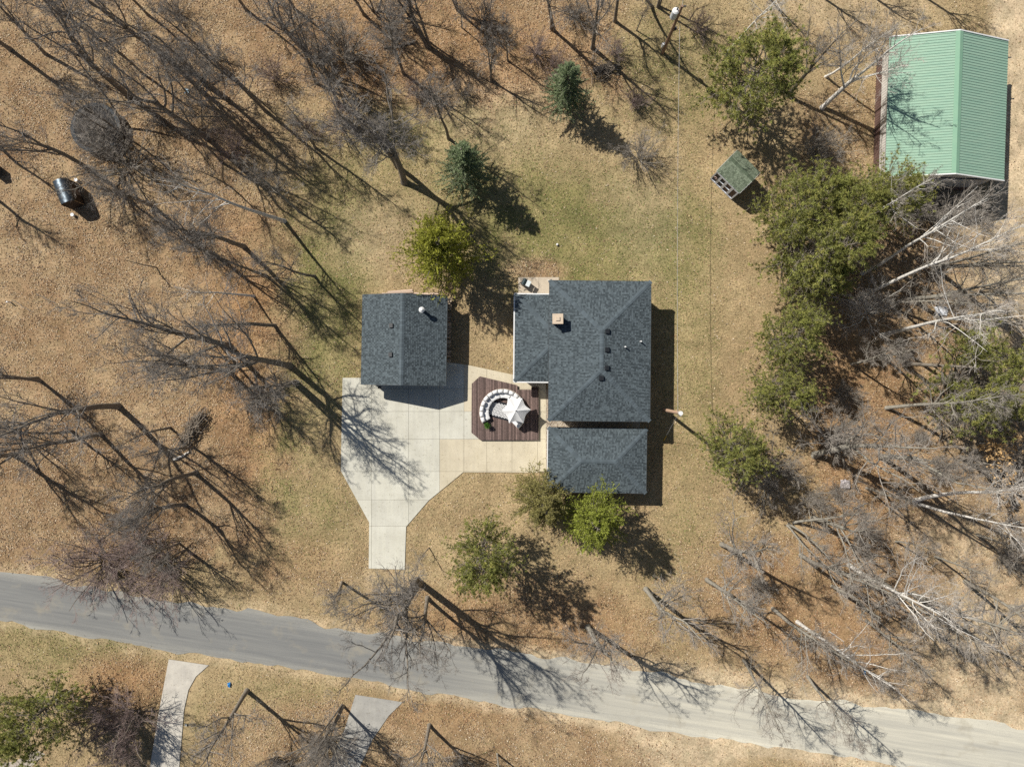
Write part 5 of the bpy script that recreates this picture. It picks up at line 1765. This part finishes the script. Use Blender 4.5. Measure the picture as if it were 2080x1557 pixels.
def conifer_proto(kind, seed):
    rng = np.random.default_rng(100 + seed)
    gt, gf = Geo(), Geo()
    if kind == 'pine':
        h = 10.0
        pts, rad = grow(np.array([[0, 0, -.3]]), np.array([[rng.normal(0, .03), rng.normal(0, .03), 1.0]]), np.array([h + .2]), np.array([.17]), 12, .03, .03, rng, .15)
        v_, f_ = tube(pts, rad, 8)
        gt.add(v_, [f_])
        nb = 112
        P, D, r0, Lp, tt = spawn(pts, rad, nb, .14, .99, 1.25, .16, rng)
        f_ = np.clip((tt - .14) / .85, 0, 1) * .9 + .1
        L = 3.1 * np.sin(np.clip(.18 + f_ * .95, 0, 1.12) * math.pi / 1.15) ** .8 * rng.uniform(.6, 1.2, nb) + .3
        b_, br = grow(P, D, L, np.minimum(r0 * .45, .05), 7, .10, .07, rng, .3)
        v_, f_ = tube(b_, br, 4)
        gt.add(v_, [f_])
        P, D, r0, Lp, tt = spawn(b_, br, 9, .28, 1.0, .75, .25, rng)
        L = Lp * .28 * rng.uniform(.5, 1.3, len(P)) + .12
        s_, sr = grow(P, D, L, np.full(len(P), .012), 4, .18, .14, rng, .6)
        v_, f_ = tube(s_, sr, 3)
        gt.add(v_, [f_])
        k = np.concatenate([s_[:, -1], s_[rng.random(len(s_)) < .85, 2], b_[:, -1]])
        ax_ = np.concatenate([nrm(s_[:, -1] - s_[:, -2]), nrm(s_[:, 2] - s_[:, 1])[:int((len(k) - len(s_) - len(b_)))], nrm(b_[:, -1] - b_[:, -2])])
        nn = 19
        n = len(k)
        d = nrm(nrm(ax_ + np.array((0, 0, .35)))[:, None] * .75 + nrm(rng.normal(size=(n, nn, 3))))
        sd_ = nrm(np.cross(d, rng.normal(size=(n, nn, 3))))
        ln = rng.uniform(.17, .31, (n, nn, 1))
        C0 = np.repeat(k[:, None], nn, 1) - d * .02
        V = leaf_tris(C0.reshape(-1, 3), d.reshape(-1, 3), sd_.reshape(-1, 3), ln.reshape(-1, 1), .024)
        tuft = rng.uniform(.45, 1.4, (n, 1)) * np.array([(.31, .325, .095)])
        yl = rng.random(n) < .18
        tuft[yl] = np.array((.44, .42, .125)) * rng.uniform(.7, 1.2, (yl.sum(), 1))
        cc = np.repeat(np.repeat(tuft, nn, 0), 3, 0)
        gf.add(V.reshape(-1, 3), [np.arange(len(V) * 3).reshape(-1, 3)], cc)
    elif kind == 'spruce':
        h = 7.0
        pts, rad = grow(np.array([[0, 0, -.2]]), np.array([[0, 0, 1.0]]), np.array([h + .1]), np.array([.13]), 9, .008, .01, rng, .08)
        v_, f_ = tube(pts, rad, 7)
        gt.add(v_, [f_])
        nb = 230
        P, D, r0, Lp, tt = spawn(pts, rad, nb, .10, .995, 1.45, .12, rng)
        L = (2.05 * (1 - tt) ** .7 + .2) * rng.uniform(.72, 1.12, nb)
        b_, br = grow(P, D, L, np.full(nb, .018), 6, .06, -.03, rng, .3)
        v_, f_ = tube(b_, br, 3)
        gt.add(v_, [f_])
        ns = 26
        P, D, r0, Lp, tt = spawn(b_, br, ns, .18, 1.0, .85, .25, rng)
        n = len(P)
        nn = 4
        d = nrm(D[:, None] + .5 * nrm(rng.normal(size=(n, nn, 3))))
        sd_ = nrm(np.cross(d, rng.normal(size=(n, nn, 3))))
        ln = (.10 + .20 * (1.1 - tt))[:, None, None] * rng.uniform(.6, 1.2, (n, nn, 1))
        V = leaf_tris(np.repeat(P[:, None], nn, 1).reshape(-1, 3), d.reshape(-1, 3), sd_.reshape(-1, 3), ln.reshape(-1, 1), .022)
        base = np.array([(.25, .315, .165), (.20, .265, .130), (.33, .385, .225)])[rng.choice(3, n)] * rng.uniform(.75, 1.25, (n, 1))
        cc = np.repeat(np.repeat(base, nn, 0), 3, 0)
        gf.add(V.reshape(-1, 3), [np.arange(len(V) * 3).reshape(-1, 3)], cc)
    else:            # cedar: ragged cone of upright plume tips
        h = 8.0
        pts, rad = grow(np.array([[0, 0, -.2]]), np.array([[0, 0, 1.0]]), np.array([h]), np.array([.17]), 9, .02, .01, rng, .1)
        v_, f_ = tube(pts, rad, 7)
        gt.add(v_, [f_])
        nb = 170
        P, D, r0, Lp, tt = spawn(pts, rad, nb, .05, .97, 1.15, .18, rng)
        L = (2.75 * (1 - tt) ** .62 + .25) * rng.uniform(.62, 1.16, nb)
        b_, br = grow(P, D, L, np.full(nb, .028), 7, .09, .07, rng, .35)
        v_, f_ = tube(b_, br, 4)
        gt.add(v_, [f_])
        P, D, r0, Lp, tt = spawn(b_, br, 13, .3, 1.0, .7, .25, rng)
        L = Lp * .22 * rng.uniform(.5, 1.3, len(P)) + .12
        s_, sr = grow(P, D, L, np.full(len(P), .012), 4, .12, .10, rng, .5)
        n, nn = len(s_), 14
        ti = rng.uniform(0, 2.99, (n, nn))
        ii = ti.astype(int)
        fr = (ti - ii)[..., None]
        rI = np.arange(n)[:, None]
        C0 = s_[rI, ii] * (1 - fr) + s_[rI, ii + 1] * fr
        ax_ = nrm(s_[:, -1] - s_[:, 0])
        d = nrm(ax_[:, None] * .8 + nrm(rng.normal(size=(n, nn, 3))))
        sd_ = nrm(np.cross(d, rng.normal(size=(n, nn, 3))))
        ln = rng.uniform(.09, .17, (n, nn, 1))
        V = leaf_tris(C0.reshape(-1, 3), d.reshape(-1, 3), sd_.reshape(-1, 3), ln.reshape(-1, 1), .026)
        base = {1: (.33, .335, .050), 2: (.315, .285, .105), 3: (.31, .345, .062)}[seed % 10]
        base = np.array(base) * rng.uniform(.6, 1.35, (n, 1))
        cc = np.repeat(np.repeat(base, nn, 0), 3, 0)
        gf.add(V.reshape(-1, 3), [np.arange(len(V) * 3).reshape(-1, 3)], cc)
    return gt.mesh('trunk', M_BARK), gf.mesh('foliage', M_NEED), h


def conifer(kind, seed, px, py, h, label, lean=(0, 0), girth=1.0, group=None, rz=None):
    if (kind, seed) not in CP:
        CP[(kind, seed)] = conifer_proto(kind, seed)
    mt, mf, h0 = CP[(kind, seed)]
    q_ = at(px, py)
    o = thing({'pine': 'pine_tree', 'spruce': 'spruce_tree', 'cedar': 'cedar_tree'}[kind], label, 'tree', (q_.x, q_.y, 0), 0, group)
    ax = Vector((lean[0], lean[1], h)).normalized()
    o.rotation_euler = (Vector((0, 0, 1)).rotation_difference(ax).to_matrix() @ Matrix.Rotation(TR.uniform(0, 6.28) if rz is None else rz, 3, 'Z')).to_euler()
    s_ = h / h0
    o.scale = (s_ * girth, s_ * girth, s_)
    link('trunk', mt, o)
    link('foliage', mf, o, 'stuff')
    return o


conifer('pine', 1, 1478, 205, 10.5, 'big open pine between the transformer pole and the playhouse', (0, -.3), 1.15)
conifer('spruce', 1, 1146, 214, 7.2, 'compact round-topped grey-green spruce on the back lawn', (0, 0), 1.15)
conifer('spruce', 2, 950, 366, 7.6, 'drooping green spruce on the back lawn near the slender tree', (0, 0), 1.2)
conifer('cedar', 1, 898, 527, 9.5, 'dense yellow-green cedar behind the detached garage', (0, 0), 1.22)
conifer('cedar', 2, 1094, 998, 7.2, 'olive-brown cedar at the corner of the low garage', (0, 0), 1.2)
conifer('cedar', 3, 1197, 1032, 9.0, 'bright green cedar in front of the low garage', (0, 0), 1.05)
conifer('pine', 2, 988, 1090, 10.5, 'sparse young pine on the front lawn below the cedars', (0, 0), .85)
PR = 'pine row along the back lawn'
conifer('pine', 1, 1566, 462, 10.5, 'broad pine at the top of the row beside the playhouse', (.3, 0), 1.0, PR)
conifer('pine', 2, 1574, 528, 13, 'pine with its bare leaning trunk showing, second from the playhouse', (.4, 0), .85, PR)
conifer('pine', 3, 1722, 436, 8.6, 'pine closest to the barn', (.3, -.1), 1.0, PR)
conifer('pine', 3, 1632, 462, 10.5, 'pine in the thick of the row between playhouse and barn', (.3, 0), .82, PR)
conifer('pine', 3, 1588, 590, 9.5, 'narrow pine beside the white-stemmed bush, above the row middle', (.2, 0), .72, PR)
conifer('pine', 1, 1562, 695, 9.8, 'full pine at the middle of the row beside the white-stemmed bush', (-.2, 0), .85, PR)
conifer('pine', 2, 1546, 785, 9.2, 'full pine below the row middle, next to last but one', (-.2, 0), .82, PR)
conifer('pine', 3, 1452, 888, 9.2, 'last pine of the row, beside the utility pole shadow', (0, 0), .92, PR)
conifer('pine', 2, 1905, 765, 11, 'olive sparse pine in the wood beyond the black dead trunk', (.2, .2), 1.2)
conifer('pine', 3, 132, 1402, 8.5, 'dark pine across the road beside the reddish lilac', (0, 0), 1.2)

# ------------------------------------------------------------------ small ground things
M_STICK = mat_var('dead_wood', (.20, .16, .12), (.36, .31, .25), 6, .9)
M_STICKW = mat_var('bleached_wood', (.52, .48, .42), (.68, .64, .58), 6, .85)


def log(px, py, qx, qy, r, m, name, label, cat, z=0.06):
    A, B = at(px, py), at(qx, qy)
    g = Geo()
    n = 6
    rr_ = random.Random(int(px * 7 + py))
    pts = []
    for k in range(n + 1):
        f_ = k / n
        p_ = A.lerp(B, f_)
        pts.append((p_.x + rr_.uniform(-.04, .04), p_.y + rr_.uniform(-.04, .04), z + rr_.uniform(-.01, .03)))
    rad = [r * (1 - .45 * k / n) for k in range(n + 1)]
    g.path(pts, rad, 7)
    g.add([pts[0]], [])
    return tag(g.obj(name, m, smooth=True), label, cat)


log(1683, 1280, 1714, 1302, .05, M_STICKW, 'fallen_branch', 'short white fallen branch near the white-footed tree', 'branch')
log(1733, 1032, 1760, 1020, .09, M_STICK, 'fallen_log', 'short fallen log in brown leaves behind the row end', 'log')
log(380, 733, 395, 726, .06, M_STICKW, 'fallen_branch', 'short bleached stick in the open leaves by the long slanting trunk', 'branch')
log(780, 99, 842, 88, .10, M_STICK, 'fallen_log', 'dark fallen log beside the vine-wrapped double tree', 'log')
log(1205, 145, 1258, 134, .22, M_STICK, 'fallen_log', 'big dark log lying at the wood edge near the round spruce', 'log', .2)
log(700, 175, 730, 205, .06, M_STICK, 'fallen_branch', 'dark fallen branch under the wood edge shrubs', 'branch')
log(25, 610, 70, 635, .035, M_STICK, 'fallen_branch', 'bent thin stick lying on open leaves near the edge', 'branch')
log(75, 597, 116, 617, .035, M_STICK, 'fallen_branch', 'thin dark stick on open leaves beside the bent one', 'branch')
log(355, 933, 385, 918, .12, M_STICKW, 'fallen_log', 'bluish pale log end under the brush pile', 'log', .1)
log(425, 172, 452, 157, .08, M_STICK, 'fallen_log', 'short dark log propped by the broken snag', 'log', .15)


def brush(px, py, qx, qy, n, ht, label, m):
    A, B = np.array(at(px, py)), np.array(at(qx, qy))
    rng = np.random.default_rng(int(px))
    g = Geo()
    for k in range(n):
        c_ = A + (B - A) * rng.random() + np.array((rng.normal(0, .3), rng.normal(0, .3), rng.uniform(.05, ht)))
        d_ = nrm(B - A + rng.normal(0, 1.2, 3) * np.array((1, 1, .3)))
        ln = rng.uniform(.5, 1.3)
        pts = [c_ - d_ * ln / 2, c_ + rng.normal(0, .05, 3), c_ + d_ * ln / 2]
        for p_ in pts:
            p_[2] = max(p_[2], .03)
        g.path(pts, rng.uniform(.01, .035), 4)
    o = thing('brush_pile', label, 'brush pile', (0, 0, 0))
    g.obj('sticks', m, o, kind='stuff')
    return o


brush(372, 902, 415, 838, 220, .8, 'heap of cut dark brush in the open wood', M_STICK)
brush(1215, 146, 1250, 138, 90, .6, 'dark brush heaped on the big log at the wood edge', M_STICK)
brush(1880, 415, 1920, 430, 120, .7, 'grey brush heaped under the dense barn bush', M_STICK)


def scrap(px, py, sx_, sy_, colr_, name, label, cat, z=.03):
    q_ = at(px, py)
    rng = np.random.default_rng(int(px + py))
    n_ = 5
    vv = []
    for i in range(n_):
        for j in range(n_):
            vv.append((q_.x + (i / (n_ - 1) - .5) * sx_ + rng.normal(0, sx_ * .06), q_.y + (j / (n_ - 1) - .5) * sy_ + rng.normal(0, sy_ * .06), z + rng.uniform(0, .12)))
    g = Geo().add(vv, [[(i * n_ + j, (i + 1) * n_ + j, (i + 1) * n_ + j + 1, i * n_ + j + 1) for i in range(n_ - 1) for j in range(n_ - 1)]])
    m_ = mat_var(name + '_material', tuple(c_ * .9 for c_ in colr_), colr_, 6, .6)
    return tag(g.obj(name, m_), label, cat)


scrap(380, 186, .32, .42, (.55, .72, .80), 'plastic_bag', 'crumpled pale blue plastic bag in the upper wood', 'litter')
scrap(466, 1389, .2, .42, (.05, .28, .62), 'blue_bag', 'bright blue litter beside the second driveway', 'litter')
scrap(1755, 1364, .2, .3, (.12, .35, .6), 'blue_wrapper', 'small blue litter near the gravel road trees', 'litter')
scrap(1910, 632, 1.0, .75, (.74, .75, .77), 'white_sheet', 'crumpled white sheet among pale trunks', 'sheet', .08)
scrap(1716, 982, .8, .7, (.55, .50, .50), 'pale_tarp', 'small pinkish pale tarp in leaves below the bent trunk', 'tarp')
scrap(1864, 430, .5, .35, (.42, .12, .09), 'red_cushion', 'faded red scrap beneath the barn bushes', 'litter', .1)
scrap(378, 1470, .16, .2, (.60, .62, .6), 'white_scrap', 'tiny white scrap at the second driveway', 'litter')
q_ = at(1132, 497)
bl = Geo()
v_, f_ = [], []
for i in range(6):
    for j in range(10):
        a_, b_ = math.pi * i / 5, 2 * math.pi * j / 10
        v_.append((q_.x + .11 * math.sin(a_) * math.cos(b_), q_.y + .11 * math.sin(a_) * math.sin(b_), .09 + .11 * math.cos(a_)))
bl.add(v_, [[(i * 10 + j, (i + 1) * 10 + j, (i + 1) * 10 + (j + 1) % 10, i * 10 + (j + 1) % 10) for i in range(5) for j in range(10)]])
tag(bl.obj('ball', M_WHITEB, smooth=True), 'small white ball on the green back lawn', 'ball')
q_ = at(22, 614)
g = Geo().bar((q_.x, q_.y, 0), (q_.x, q_.y, .5), .06, 10)
tag(g.obj('post', M_WHITEB), 'small white marker post on the open leaves', 'post')
q_ = at(-2, 349)
g = Geo().box((q_.x, q_.y, .45), (.5, .8, .9), .2)
g.box((q_.x, q_.y, .93), (.54, .84, .06), .2)
tag(g.obj('bin', M_DARKTRIM), 'dark box cut off by the picture edge', 'bin')
